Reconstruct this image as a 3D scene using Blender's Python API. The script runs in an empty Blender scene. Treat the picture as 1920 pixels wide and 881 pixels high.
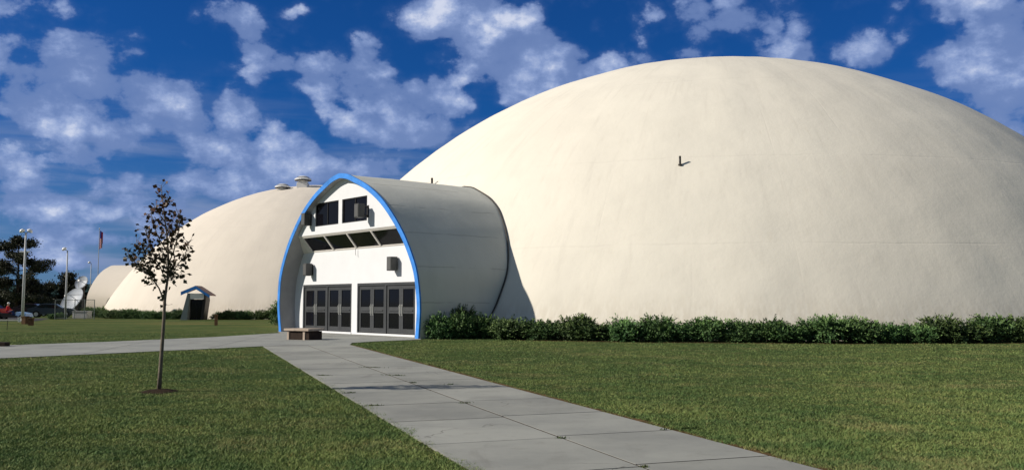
import bpy, bmesh, math, random
import numpy as np
from mathutils import Vector, Matrix, noise as mnoise
R = math.radians
rnd = random.Random(7)
SC = bpy.context.scene
COL = SC.collection

# ------------------------------------------------------------------ camera, sky, sun, exposure
cam_d = bpy.data.cameras.new("camera"); cam = bpy.data.objects.new("camera", cam_d); COL.objects.link(cam)
PITCH = math.atan((567 - 440.5) / 1700)
cam.location = (0, 0, 1.5); cam.rotation_euler = (math.pi / 2 + PITCH, 0, 0)
cam_d.sensor_width = 36; cam_d.lens = 36 * 1700 / 1920
cam_d.clip_start = 0.1; cam_d.clip_end = 9000
SC.camera = cam
SUN_EL = R(30); SUN_AZ = R(-99)                    # azimuth clockwise from +Y, direction towards the sun
sun_dir = Vector((math.cos(SUN_EL) * math.sin(SUN_AZ), math.cos(SUN_EL) * math.cos(SUN_AZ), math.sin(SUN_EL)))
sun_d = bpy.data.lights.new("sun", 'SUN'); sun_d.energy = 4.9; sun_d.angle = R(0.55); sun_d.color = (1.0, 0.915, 0.79)
sun = bpy.data.objects.new("sun", sun_d); COL.objects.link(sun)
sun.rotation_euler = sun_dir.to_track_quat('Z', 'Y').to_euler(); sun.location = (-60, -10, 40)
SC.view_settings.view_transform = 'Standard'; SC.view_settings.look = 'None'
SC.view_settings.exposure = 0.0; SC.view_settings.gamma = 1.0; SC.view_settings.use_curve_mapping = False
SC.render.engine = 'CYCLES'
SC.cycles.use_denoising = True
SC.cycles.max_bounces = 6; SC.cycles.transparent_max_bounces = 8
SC.cycles.sample_clamp_indirect = 4

F_, CX_, CY_, H_ = 1700., 960., 440.5, 1.5
def ray(x, y):                                       # direction seen at a pixel of the photograph (survey only)
    u = (x - CX_) / F_; v = -(y - CY_) / F_
    return Vector((u, math.cos(PITCH) - v * math.sin(PITCH), math.sin(PITCH) + v * math.cos(PITCH)))
def gnd(x, y, z=0.0):
    d = ray(x, y); t = (z - H_) / d.z
    return Vector((d.x * t, d.y * t, z))
def atY(x, y, Y):
    d = ray(x, y); t = Y / d.y
    return Vector((d.x * t, Y, H_ + d.z * t))
def azel(x, y):
    d = ray(x, y).normalized(); return math.atan2(d.x, d.y), math.asin(d.z)

# ------------------------------------------------------------------ node helpers
class NT:
    def __init__(s, tree): s.t = tree
    def n(s, typ, **kw):
        nd = s.t.nodes.new(typ)
        for k, v in kw.items():
            if k.startswith('i_'):
                key = k[2:]; nd.inputs[int(key) if key.isdigit() else key.replace('_', ' ')].default_value = v
            else: setattr(nd, k, v)
        return nd
    def l(s, a, b): s.t.links.new(a, b)
    def m(s, op, a, b=None, c=None, clamp=False):
        nd = s.t.nodes.new('ShaderNodeMath'); nd.operation = op; nd.use_clamp = clamp
        for i, v in enumerate((a, b, c)):
            if v is None: continue
            if isinstance(v, (int, float)): nd.inputs[i].default_value = v
            else: s.l(v, nd.inputs[i])
        return nd.outputs[0]
    def mix(s, fac, a, b, blend='MIX'):
        nd = s.t.nodes.new('ShaderNodeMix'); nd.data_type = 'RGBA'; nd.blend_type = blend
        for sock, v in ((nd.inputs[0], fac), (nd.inputs[6], a), (nd.inputs[7], b)):
            if isinstance(v, (int, float)): sock.default_value = v
            elif isinstance(v, (tuple, list)): sock.default_value = (*v, 1) if len(v) == 3 else v
            else: s.l(v, sock)
        return nd.outputs[2]
    def noise(s, vec, scale, detail=4, rough=.55, dist=0, w=None):
        nd = s.t.nodes.new('ShaderNodeTexNoise')
        nd.inputs['Scale'].default_value = scale; nd.inputs['Detail'].default_value = detail
        nd.inputs['Roughness'].default_value = rough; nd.inputs['Distortion'].default_value = dist
        if vec is not None: s.l(vec, nd.inputs['Vector'])
        return nd.outputs['Fac']
    def ramp(s, fac, stops):
        nd = s.t.nodes.new('ShaderNodeValToRGB'); cr = nd.color_ramp
        while len(cr.elements) < len(stops): cr.elements.new(.5)
        for e, (p, c) in zip(cr.elements, stops):
            e.position = p; e.color = (*c, 1) if isinstance(c, (tuple, list)) else (c, c, c, 1)
        s.l(fac, nd.inputs[0]); return nd.outputs[0]
    def smooth(s, v, lo, hi):
        nd = s.t.nodes.new('ShaderNodeMapRange'); nd.interpolation_type = 'SMOOTHSTEP'
        s.l(v, nd.inputs[0]); nd.inputs[1].default_value = lo; nd.inputs[2].default_value = hi
        return nd.outputs[0]
    def mapping(s, vec, loc=(0, 0, 0), rot=(0, 0, 0), sc=(1, 1, 1)):
        nd = s.t.nodes.new('ShaderNodeMapping'); s.l(vec, nd.inputs[0])
        nd.inputs[1].default_value = loc; nd.inputs[2].default_value = rot; nd.inputs[3].default_value = sc
        return nd.outputs[0]
    def bump(s, h, strength, dist):
        nd = s.t.nodes.new('ShaderNodeBump'); nd.inputs['Strength'].default_value = strength
        nd.inputs['Distance'].default_value = dist; s.l(h, nd.inputs['Height']); return nd.outputs[0]

# ------------------------------------------------------------------ world: Nishita sky with broken cumulus
world = bpy.data.worlds.new("World"); SC.world = world; world.use_nodes = True
W = NT(world.node_tree); world.node_tree.nodes.clear()
sky = W.n('ShaderNodeTexSky', sky_type='NISHITA', sun_disc=False)
sky.sun_elevation = SUN_EL; sky.sun_rotation = SUN_AZ; sky.altitude = 200; sky.air_density = 1.0; sky.dust_density = 0.3; sky.ozone_density = 3.0
tc = W.n('ShaderNodeTexCoord'); sep = W.n('ShaderNodeSeparateXYZ'); W.l(tc.outputs['Generated'], sep.inputs[0])
AZ = W.m('ARCTAN2', sep.outputs[0], sep.outputs[1]); EL = W.m('ARCSINE', sep.outputs[2])
skyc = W.mix(1.0, sky.outputs[0], (0.066, 0.345, 0.80), 'MULTIPLY')
BL = [  # photo px centre, half sizes, tilt (deg, down to the right), weight
 (55, 190, 95, 45, 5, 1.0), (190, 165, 70, 32, 5, .95), (300, 205, 150, 48, 18, .95), (420, 225, 90, 45, 15, .8), (270, 250, 160, 36, 5, .6),
 (470, 75, 75, 32, 25, 1.0), (560, 130, 130, 36, 22, .85), (700, 170, 140, 42, 25, .85), (500, 125, 30, 38, 10, .7), (800, 185, 70, 38, 10, .85),
 (745, 245, 130, 30, 2, .9), (620, 205, 40, 24, 20, .6), (865, 45, 115, 52, 5, 1.15), (830, 95, 60, 22, 0, .7), (1010, 125, 130, 52, 5, 1.1),
 (1120, 62, 35, 20, -10, .6), (1385, 62, 120, 50, 5, 1.0), (1400, 100, 190, 30, 3, .9), (1250, 78, 60, 20, -5, .5), (1880, 120, 85, 62, 0, 1.05),
 (1790, 15, 110, 30, 10, .6), (1870, 190, 110, 38, 0, .8), (1900, 235, 40, 22, 0, .6), (430, 285, 90, 32, 5, .85), (150, 300, 160, 26, 0, .5), (110, 335, 90, 20, 0, .6),
 (560, 300, 200, 40, 3, .8), (690, 320, 150, 30, 0, .8), (330, 340, 260, 34, 0, .7), (120, 380, 250, 26, 0, .75), (480, 390, 300, 20, 0, .4),
 (60, 270, 70, 16, 5, .5), (100, 440, 300, 16, 2, .5), (150, 490, 300, 12, 0, .35),
 (2200, 120, 200, 80, 0, 1.), (-350, 180, 260, 110, 0, 1.), (1300, -180, 260, 90, 0, .9)]
mask = None
for (px, py, rx, ry, tilt, wgt) in BL:
    a0, e0 = azel(px, py); ca, sa = math.cos(R(tilt)), math.sin(R(tilt)); rx = rx * 1.45 / F_; ry = ry * 1.55 / F_
    dx = W.m('SUBTRACT', AZ, a0); dy = W.m('SUBTRACT', EL, e0)
    u = W.m('MULTIPLY_ADD', dx, ca / rx, W.m('MULTIPLY', dy, -sa / rx)); v = W.m('MULTIPLY_ADD', dx, sa / ry, W.m('MULTIPLY', dy, ca / ry))
    r2 = W.m('MULTIPLY_ADD', u, u, W.m('MULTIPLY', v, v))
    b = W.m('MULTIPLY', W.m('POWER', 2.0, W.m('MULTIPLY', r2, -1.6)), wgt)
    mask = b if mask is None else W.m('MAXIMUM', mask, b)
cb = W.n('ShaderNodeCombineXYZ'); W.l(AZ, cb.inputs[0]); W.l(W.m('MULTIPLY', EL, 1.35), cb.inputs[1])
def cloud_noise(vec):
    return W.m('MULTIPLY_ADD', W.noise(vec, 9.5, 10, .63, .05), .72, W.m('MULTIPLY', W.noise(vec, 4.5, 3, .5), .38))
n0 = cloud_noise(cb.outputs[0])
n1 = cloud_noise(W.mapping(cb.outputs[0], loc=(-.012, .020, 0)))
fill_outside = W.m('MAXIMUM', W.smooth(W.m('ABSOLUTE', AZ), .75, 1.15), W.smooth(EL, .48, .75))  # extra clouds beyond the view, added to supply neutral fill light
mask = W.m('MAXIMUM', mask, W.m('MULTIPLY', fill_outside, 1.05))
dens = W.m('MULTIPLY_ADD', n0, 2.6, W.m('ADD', W.m('MULTIPLY', mask, 1.0), -1.52))
wv = W.n('ShaderNodeVectorMath', operation='MULTIPLY_ADD'); nw = W.n('ShaderNodeTexNoise'); nw.inputs['Scale'].default_value = 16; nw.inputs['Detail'].default_value = 4; W.l(cb.outputs[0], nw.inputs['Vector'])
W.l(nw.outputs['Color'], wv.inputs[0]); wv.inputs[1].default_value = (.07, .07, .0); W.l(cb.outputs[0], wv.inputs[2])
vo = W.n('ShaderNodeTexVoronoi', feature='F1'); vo.inputs['Scale'].default_value = 17; vo.inputs['Detail'].default_value = 1.0; vo.inputs['Roughness'].default_value = .55; W.l(wv.outputs[0], vo.inputs['Vector'])
puff = W.m('SUBTRACT', .42, vo.outputs['Distance'])
dens = W.m('MULTIPLY_ADD', puff, .75, dens)
cover = W.m('ADD', W.m('MULTIPLY', W.smooth(dens, .02, .22), .66), W.m('MULTIPLY', W.smooth(dens, -.22, .60), .34))
relief = W.m('SUBTRACT', n0, n1)
lit = W.m('ADD', W.m('MULTIPLY', relief, 3.4), W.m('MULTIPLY_ADD', dens, .32, W.m('MULTIPLY_ADD', puff, .55, .08)), clamp=False)
litc = W.smooth(lit, -.15, .75)
ccol = W.ramp(litc, [(0, (.17, .255, .50)), (.35, (.27, .365, .63)), (.7, (.41, .50, .74)), (1, (.70, .75, .90))])
ccol = W.mix(W.m('MULTIPLY', fill_outside, .85), ccol, (.085, .115, .14))
# wisps lying low along the horizon
lowv = W.mapping(cb.outputs[0], sc=(1.6, 9, 1))
low = W.m('MULTIPLY', W.smooth(W.noise(lowv, 3.2, 6, .55, .3), .42, .66), W.smooth(EL, .26, .06))
hor = W.smooth(EL, .20, -.02)
skyc2 = W.mix(W.m('MULTIPLY', hor, .55), skyc, (1.9, 2.7, 4.6))
bg_sky = W.mix(1.0, skyc2, (0.083, 0.083, 0.083), 'MULTIPLY')
lowcol = W.mix(W.m('MULTIPLY', low, .8), bg_sky, (.23, .30, .50))
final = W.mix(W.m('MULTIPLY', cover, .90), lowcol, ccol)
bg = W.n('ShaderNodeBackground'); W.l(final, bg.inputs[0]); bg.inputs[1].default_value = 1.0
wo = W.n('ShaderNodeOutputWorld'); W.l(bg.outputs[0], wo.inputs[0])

# ------------------------------------------------------------------ materials
def mat(name, col=(.5, .5, .5), rough=.8, spec=.3, metal=0, build=None, var=0.0, vscale=3.0, bumpd=0.0):
    m = bpy.data.materials.new(name); m.use_nodes = True; T = NT(m.node_tree)
    b = m.node_tree.nodes['Principled BSDF']
    b.inputs['Base Color'].default_value = (*col, 1); b.inputs['Roughness'].default_value = rough
    b.inputs['Specular IOR Level'].default_value = spec; b.inputs['Metallic'].default_value = metal
    if var:
        c = T.n('ShaderNodeTexCoord'); f = T.noise(c.outputs['Object'], vscale, 6, .6)
        k = T.ramp(f, [(.25, tuple(x * (1 - var) for x in col)), (.75, tuple(min(1, x * (1 + var)) for x in col))])
        T.l(k, b.inputs['Base Color'])
        if bumpd: T.l(T.bump(T.noise(c.outputs['Object'], vscale * 8, 5, .6), .6, bumpd), b.inputs['Normal'])
    if build: build(T, b)
    return m

def dome_build(seams, col=(.84, .80, .705), dirt=(.60, .565, .50), gores=40):
    def f(T, b):
        c = T.n('ShaderNodeTexCoord'); s = T.n('ShaderNodeSeparateXYZ'); T.l(c.outputs['Object'], s.inputs[0])
        az = T.m('ARCTAN2', s.outputs[0], s.outputs[1])
        big = T.noise(c.outputs['Object'], .12, 4, .55)
        stv = T.n('ShaderNodeCombineXYZ'); T.l(T.m('MULTIPLY', az, 30), stv.inputs[0]); T.l(T.m('MULTIPLY', s.outputs[2], .22), stv.inputs[1])
        stain = T.smooth(T.noise(stv.outputs[0], 1.6, 6, .6), .50, .78)
        stv2 = T.n('ShaderNodeCombineXYZ'); T.l(T.m('MULTIPLY', az, 46), stv2.inputs[0]); T.l(T.m('MULTIPLY', s.outputs[2], .5), stv2.inputs[1]); stv2.inputs[2].default_value = 4
        stain2 = T.smooth(T.noise(stv2.outputs[0], 2.0, 7, .65), .54, .80)
        blot = T.smooth(T.noise(c.outputs['Object'], .55, 7, .6), .42, .75)
        fine = T.noise(c.outputs['Object'], 9, 5, .65)
        wob = T.m('MULTIPLY', T.m('SUBTRACT', T.noise(c.outputs['Object'], .35, 5, .6), .5), .35)
        lines = None
        brk = T.smooth(T.noise(c.outputs['Object'], .35, 4, .6), .36, .56)
        for z in seams:
            d = T.m('ABSOLUTE', T.m('SUBTRACT', T.m('ADD', s.outputs[2], wob), z))
            ln = T.m('MULTIPLY', T.m('SUBTRACT', 1.0, T.smooth(d, 0.0, .06)), brk)
            lines = ln if lines is None else T.m('MAXIMUM', lines, ln)
        g = T.m('FRACT', T.m('ADD', T.m('MULTIPLY', az, gores / (2 * math.pi)), T.m('MULTIPLY', wob, .10)))
        gd = T.m('ABSOLUTE', T.m('SUBTRACT', g, .5))
        brk2 = T.smooth(T.noise(stv.outputs[0], .6, 3, .5), .50, .66)
        gl = T.m('MULTIPLY', T.m('SUBTRACT', 1.0, T.smooth(gd, 0.0, .016)), brk2)
        col1 = T.mix(T.m('MULTIPLY', T.smooth(big, .35, .75), .22), col, dirt)
        col2 = T.mix(T.m('MULTIPLY', stain, .34), col1, dirt)
        col2 = T.mix(T.m('MULTIPLY', stain2, .20), col2, (.62, .54, .42))
        foot = T.m('MULTIPLY', T.smooth(s.outputs[2], 2.2, .2), T.smooth(T.noise(stv2.outputs[0], 3.0, 4, .6), .35, .6))
        col2 = T.mix(T.m('MULTIPLY', foot, .38), col2, (.50, .43, .32))
        col3 = T.mix(T.m('MULTIPLY', blot, .16), col2, tuple(x * .78 for x in col))
        col4 = T.mix(T.m('MULTIPLY', T.m('MAXIMUM', lines, T.m('MULTIPLY', gl, .5)), .15), col3, dirt)
        T.l(col4, b.inputs['Base Color'])
        h = T.m('ADD', T.m('MULTIPLY', fine, .16), T.m('ADD', T.m('MULTIPLY', T.noise(c.outputs['Object'], 1.3, 5, .6), 1.0), T.m('MULTIPLY', T.m('MAXIMUM', lines, T.m('MULTIPLY', gl, .4)), -.3)))
        T.l(T.bump(h, .34, .055), b.inputs['Normal'])
    return f
M = {}
M['dome'] = mat('dome_coating', rough=.75, spec=.2, build=dome_build((4.0, 8.3, 13.6)))
M['dome_far'] = mat('far_dome_coating', rough=.8, spec=.2, build=dome_build((4.2, 9.0), col=(.75, .69, .61), dirt=(.60, .55, .49)))
def vault_b(T, b):
    c = T.n('ShaderNodeTexCoord'); s = T.n('ShaderNodeSeparateXYZ'); T.l(c.outputs['Object'], s.inputs[0])
    st = T.mapping(c.outputs['Object'], sc=(1, 1, .35))
    k = T.smooth(T.noise(st, .8, 6, .6), .35, .75)
    col = T.mix(k, (.67, .675, .62), (.61, .615, .565))
    wob = T.m('MULTIPLY', T.m('SUBTRACT', T.noise(c.outputs['Object'], .6, 4, .6), .5), .18)
    lines = None
    for z in (1.5, 3.0, 4.5, 5.75, 6.9):
        d = T.m('ABSOLUTE', T.m('SUBTRACT', T.m('ADD', s.outputs[2], wob), z))
        ln = T.m('SUBTRACT', 1.0, T.smooth(d, 0.0, .035)); lines = ln if lines is None else T.m('MAXIMUM', lines, ln)
    lines = T.m('MULTIPLY', lines, T.smooth(T.noise(c.outputs['Object'], .7, 3, .5), .38, .55))
    col = T.mix(T.m('MULTIPLY', lines, .35), col, (.15, .14, .12))
    T.l(col, b.inputs['Base Color'])
    h = T.m('ADD', T.m('MULTIPLY', T.noise(c.outputs['Object'], 7, 5, .6), .5), T.m('ADD', T.noise(c.outputs['Object'], 1.1, 4, .6), T.m('MULTIPLY', lines, -.4)))
    T.l(T.bump(h, .26, .05), b.inputs['Normal'])
M['vault'] = mat('vault_coating', rough=.85, spec=.15, build=vault_b)
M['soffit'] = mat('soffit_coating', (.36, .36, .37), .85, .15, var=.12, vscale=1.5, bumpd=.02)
M['blue'] = mat('blue_paint', (.050, .26, .78), .6, .25, var=.28, vscale=2.2)
M['white'] = mat('white_stucco', (.78, .80, .84), .8, .2, var=.03, vscale=1.2, bumpd=.008)
M['whiteframe'] = mat('white_trim', (.78, .75, .71), .6, .3, var=.08, vscale=3)
M['doorframe'] = mat('bronze_door_frame', (.052, .056, .062), .45, .4, metal=0, var=.15, vscale=3)
M['doordark'] = mat('dark_window_frame', (.012, .012, .014), .5, .3, var=.1)
def glass_b(T, b):
    c = T.n('ShaderNodeTexCoord'); n = T.noise(c.outputs['Object'], .7, 2, .5)
    T.l(T.bump(n, .15, .02), b.inputs['Normal'])
M['glass'] = mat('tinted_glass', (.006, .006, .009), .07, .28, build=glass_b)
M['steel'] = mat('brushed_metal', (.55, .55, .53), .35, .5, metal=.8, var=.1)
M['galv'] = mat('galvanised_metal', (.50, .51, .52), .5, .5, metal=.3, var=.12)
M['lampbox'] = mat('grey_lamp_housing', (.055, .058, .058), .5, .35, var=.1)
M['darkmetal'] = mat('dark_metal', (.02, .018, .018), .5, .3, var=.1)
M['whitemetal'] = mat('white_metal', (.75, .76, .78), .45, .4, var=.05)
M['flash'] = mat('joint_sealant', (.085, .08, .075), .8, .1, var=.25, vscale=2)
def conc_b(T, b):
    c = T.n('ShaderNodeTexCoord'); at = T.n('ShaderNodeAttribute', attribute_name='tint')
    p = T.smooth(T.noise(c.outputs['Object'], .55, 6, .62), .3, .72)
    col = T.mix(p, (.345, .35, .325), (.255, .262, .25))
    col = T.mix(T.m('MULTIPLY', T.smooth(T.noise(c.outputs['Object'], 2.6, 7, .7), .52, .72), .35), col, (.20, .20, .18))
    col = T.mix(.5, col, at.outputs['Color'], 'OVERLAY')
    stn = T.smooth(T.noise(T.mapping(c.outputs['Object'], rot=(0, 0, .34), sc=(1, .35, 1)), 1.3, 5, .6, .6), .56, .70)
    col = T.mix(T.m('MULTIPLY', stn, .35), col, (.17, .165, .15))
    crk = T.n('ShaderNodeTexVoronoi', feature='DISTANCE_TO_EDGE'); crk.inputs['Scale'].default_value = .42
    wc = T.n('ShaderNodeVectorMath', operation='MULTIPLY_ADD'); nn = T.n('ShaderNodeTexNoise'); nn.inputs['Scale'].default_value = 1.6; nn.inputs['Detail'].default_value = 5
    T.l(c.outputs['Object'], nn.inputs['Vector']); T.l(nn.outputs['Color'], wc.inputs[0]); wc.inputs[1].default_value = (.9, .9, 0); T.l(c.outputs['Object'], wc.inputs[2]); T.l(wc.outputs[0], crk.inputs['Vector'])
    ck = T.m('MULTIPLY', T.m('SUBTRACT', 1.0, T.smooth(crk.outputs['Distance'], 0.0, .006)), T.smooth(T.noise(c.outputs['Object'], .35, 3, .5), .52, .60))
    col = T.mix(T.m('MULTIPLY', ck, .6), col, (.08, .075, .065))
    sp = T.smooth(T.noise(c.outputs['Object'], 60, 3, .7), .60, .72)
    col = T.mix(T.m('MULTIPLY', sp, .3), col, (.14, .135, .12))
    T.l(col, b.inputs['Base Color'])
    h = T.m('ADD', T.m('MULTIPLY', T.noise(T.mapping(c.outputs['Object'], rot=(0, 0, .34), sc=(1, 9, 1)), 14, 3, .6), .6), T.noise(c.outputs['Object'], 40, 4, .6))
    T.l(T.bump(h, .35, .006), b.inputs['Normal'])
M['conc'] = mat('concrete', rough=.9, spec=.15, build=conc_b)
M['benchconc'] = mat('bench_concrete', (.42, .35, .29), .9, .15, var=.25, vscale=5, bumpd=.01)
M['benchdark'] = mat('shade_core_and_timber', (.035, .025, .02), .9, .15, var=.3, vscale=5)  # dark tone of the bench's painted-in shade, also the timber block
M['soil'] = mat('soil', (.045, .032, .022), 1, .05, var=.4, vscale=9, bumpd=.04)
M['edge'] = mat('dry_edge', (.12, .078, .036), 1, .05, var=.45, vscale=6, bumpd=.02)
M['asphalt'] = mat('asphalt', (.05, .05, .055), .95, .15, var=.2, vscale=1)
def grass_cols(T, vec, scale=1.0):
    p1 = T.smooth(T.noise(vec, .22, 6, .62, .4), .40, .60)
    p2 = T.smooth(T.noise(T.mapping(vec, loc=(9, 3, 0), sc=(1, 1.2, 1)), .42, 7, .68, .3), .48, .66)
    p3 = T.smooth(T.noise(T.mapping(vec, loc=(31, 7, 0)), 1.7, 7, .72), .44, .62)
    k = scale
    col = T.mix(p1, (.082 * k, .118 * k, .038 * k), (.124 * k, .158 * k, .051 * k))
    col = T.mix(T.m('MULTIPLY', p2, .6), col, (.182 * k, .178 * k, .075 * k))
    col = T.mix(T.m('MULTIPLY', p3, .62), col, (.046 * k, .092 * k, .031 * k))
    return col
def ground_b(T, b):
    g = T.n('ShaderNodeNewGeometry'); c = g.outputs['Position']
    col = grass_cols(T, c, 1.05)
    far = T.smooth(T.noise(T.mapping(c, sc=(.5, 2.6, 1)), .11, 5, .6), .52, .66)
    sy = T.n('ShaderNodeSeparateXYZ'); T.l(c, sy.inputs[0])
    zone = T.m('MULTIPLY', T.smooth(sy.outputs[1], 42, 60), far)
    col = T.mix(T.m('MULTIPLY', zone, .75), col, (.26, .21, .085))
    f = T.noise(c, 16, 6, .75)
    col = T.mix(T.m('MULTIPLY', T.smooth(f, .40, .70), .6), col, (.030, .048, .014))
    T.l(col, b.inputs['Base Color'])
    h = T.m('ADD', T.noise(c, 22, 6, .75), T.m('MULTIPLY', T.noise(c, 5, 3, .5), .6))
    T.l(T.bump(h, 1.0, .07), b.inputs['Normal'])
M['ground'] = mat('lawn_ground', rough=1, spec=.05, build=ground_b)
def blade_b(T, b):
    g = T.n('ShaderNodeNewGeometry'); at = T.n('ShaderNodeAttribute', attribute_name='tint')
    col = grass_cols(T, g.outputs['Position'], 1.75)
    col = T.mix(1.0, col, at.outputs['Color'], 'MULTIPLY')
    T.l(col, b.inputs['Base Color'])
    b.inputs['Subsurface Weight'].default_value = 0
M['blade'] = mat('grass_blades', rough=.65, spec=.12, build=blade_b)
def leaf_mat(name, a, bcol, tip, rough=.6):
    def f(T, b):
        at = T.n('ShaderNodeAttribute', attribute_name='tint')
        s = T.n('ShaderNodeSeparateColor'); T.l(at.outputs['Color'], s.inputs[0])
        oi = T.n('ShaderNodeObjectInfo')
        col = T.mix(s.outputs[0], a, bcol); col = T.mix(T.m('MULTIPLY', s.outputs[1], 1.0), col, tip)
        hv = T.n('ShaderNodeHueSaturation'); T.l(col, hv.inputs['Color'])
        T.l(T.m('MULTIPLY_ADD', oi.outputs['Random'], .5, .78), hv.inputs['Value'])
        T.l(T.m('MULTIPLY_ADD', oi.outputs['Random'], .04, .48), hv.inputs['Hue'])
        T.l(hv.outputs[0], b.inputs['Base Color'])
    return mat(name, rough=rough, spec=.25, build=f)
M['yew'] = leaf_mat('shrub_leaves', (.022, .050, .020), (.072, .145, .045), (.28, .42, .12))
M['treeleaf'] = leaf_mat('tree_leaves', (.016, .022, .014), (.034, .042, .020), (.06, .05, .025))
M['redleaf'] = leaf_mat('young_tree_leaves', (.050, .058, .030), (.12, .055, .040), (.26, .12, .08), .5)
M['bark'] = mat('bark', (.20, .17, .14), .95, .1, var=.35, vscale=14, bumpd=.02)
M['barkd'] = mat('dark_bark', (.05, .04, .032), .95, .1, var=.3, vscale=4)
M['hill'] = mat('hill_trees', (.030, .060, .060), 1, .0, var=.3, vscale=.02)
M['wood'] = mat('timber', (.10, .060, .035), .9, .1, var=.3, vscale=8)
M['carpaint'] = mat('dark_car_paint', (.035, .015, .018), .3, .5)
M['carpaint2'] = mat('blue_grey_car_paint', (.04, .055, .075), .3, .5)
M['palebl'] = mat('pale_blue_paint', (.30, .48, .75), .4, .4)
M['redp'] = mat('red_paint', (.45, .03, .03), .5, .3)
M['rubber'] = mat('rubber', (.02, .02, .02), .9, .1)
M['dish'] = mat('dish_paint', (.42, .46, .52), .5, .3, var=.07, vscale=1.5)
M['red'] = mat('flag_red', (.50, .03, .04), .8, .1); M['navy'] = mat('flag_blue', (.03, .05, .25), .8, .1); M['cloth'] = mat('flag_white', (.75, .75, .75), .8, .1)
M['skin'] = mat('skin', (.50, .30, .22), .6, .3); M['jeans'] = mat('denim', (.04, .06, .13), .9, .1)
M['shirt'] = mat('red_shirt', (.50, .03, .035), .9, .1); M['cyan'] = mat('cyan_shirt', (.05, .45, .60), .9, .1); M['cap'] = mat('white_cap', (.8, .8, .8), .8, .1)
M['hair'] = mat('brown_hair', (.05, .03, .02), .8, .1)
M['orange'] = mat('weathered_roofing', (.42, .28, .24), .9, .1, var=.2)

# ------------------------------------------------------------------ mesh helpers
class MB:
    def __init__(s): s.b = bmesh.new()
    def quadbox(s, lo, hi, mtx=None, bev=0):
        v = [s.b.verts.new((x, y, z)) for x in (lo[0], hi[0]) for y in (lo[1], hi[1]) for z in (lo[2], hi[2])]
        fs = [(0, 1, 3, 2), (4, 6, 7, 5), (0, 4, 5, 1), (2, 3, 7, 6), (0, 2, 6, 4), (1, 5, 7, 3)]
        faces = [s.b.faces.new([v[i] for i in f]) for f in fs]
        if bev:
            es = list({e for f in faces for e in f.edges})
            r = bmesh.ops.bevel(s.b, geom=es, offset=bev, segments=2, affect='EDGES', profile=.6)
            v = list({vv for f in r['faces'] for vv in f.verts} | {x for x in v if x.is_valid})
        if mtx is not None: bmesh.ops.transform(s.b, matrix=mtx, verts=v)
        return s
    def prism(s, poly, vec):                          # poly: list of 3D points, extruded by vec
        vec = Vector(vec); a = [s.b.verts.new(p) for p in poly]; c = [s.b.verts.new(Vector(p) + vec) for p in poly]
        n = len(poly); s.b.faces.new(a[::-1]); s.b.faces.new(c)
        for i in range(n): s.b.faces.new((a[i], a[(i + 1) % n], c[(i + 1) % n], c[i]))
        return s
    def tube(s, pts, rads, seg=8, cap=True):
        pts = [Vector(p) for p in pts]
        if isinstance(rads, (int, float)): rads = [rads] * len(pts)
        rings = []; up = Vector((0.13, .31, .94))
        for i, p in enumerate(pts):
            d = (pts[min(i + 1, len(pts) - 1)] - pts[max(i - 1, 0)]).normalized()
            x = d.cross(up)
            if x.length < .05: x = d.cross(Vector((1, 0, 0)))
            x.normalize(); y = d.cross(x)
            rings.append([s.b.verts.new(p + (x * math.cos(2 * math.pi * k / seg) + y * math.sin(2 * math.pi * k / seg)) * rads[i]) for k in range(seg)])
        for a, c in zip(rings, rings[1:]):
            for k in range(seg): s.b.faces.new((a[k], a[(k + 1) % seg], c[(k + 1) % seg], c[k]))
        if cap: s.b.faces.new(rings[0][::-1]); s.b.faces.new(rings[-1])
        return s
    def lathe(s, prof, seg=20, mtx=None):
        rings = []; vs = []
        for r, z in prof:
            ring = [s.b.verts.new((r * math.cos(2 * math.pi * k / seg), r * math.sin(2 * math.pi * k / seg), z)) for k in range(seg)]
            rings.append(ring); vs += ring
        for a, c in zip(rings, rings[1:]):
            for k in range(seg): s.b.faces.new((a[k], a[(k + 1) % seg], c[(k + 1) % seg], c[k]))
        if prof[0][0] > 1e-5: s.b.faces.new(rings[0][::-1])
        if prof[-1][0] > 1e-5: s.b.faces.new(rings[-1])
        if mtx is not None: bmesh.ops.transform(s.b, matrix=mtx, verts=vs)
        return s
    def ball(s, c, r, seg=12, sc=(1, 1, 1)):
        bmesh.ops.create_uvsphere(s.b, u_segments=seg, v_segments=max(6, seg // 2 + 2), radius=r, matrix=Matrix.Translation(c) @ Matrix.Diagonal((*sc, 1)))
        return s
    def build(s, name, m, parent=None, smooth=False, recalc=True):
        bmesh.ops.remove_doubles(s.b, verts=s.b.verts, dist=1e-5)
        if recalc: bmesh.ops.recalc_face_normals(s.b, faces=s.b.faces)
        me = bpy.data.meshes.new(name); s.b.to_mesh(me); s.b.free()
        if smooth: me.shade_smooth()
        o = bpy.data.objects.new(name, me); COL.objects.link(o)
        if m is not None: me.materials.append(M[m])
        if parent: o.parent = parent
        return o
def tag(o, label=None, cat=None, group=None, kind=None):
    if label: o['label'] = label
    if cat: o['category'] = cat
    if group: o['group'] = group
    if kind: o['kind'] = kind
    return o
def empty(name, loc=(0, 0, 0), rz=0, rot=None):
    e = bpy.data.objects.new(name, None); COL.objects.link(e); e.location = loc
    e.rotation_euler = rot if rot else (0, 0, rz); e.empty_display_size = .3
    return e
KIDS = {}
def copy_tree(o, parent=None):
    c = o.copy(); COL.objects.link(c); c.parent = parent
    if parent: c.matrix_parent_inverse = o.matrix_parent_inverse.copy()
    for ch in list(o.children): copy_tree(ch, c)
    return c
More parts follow.
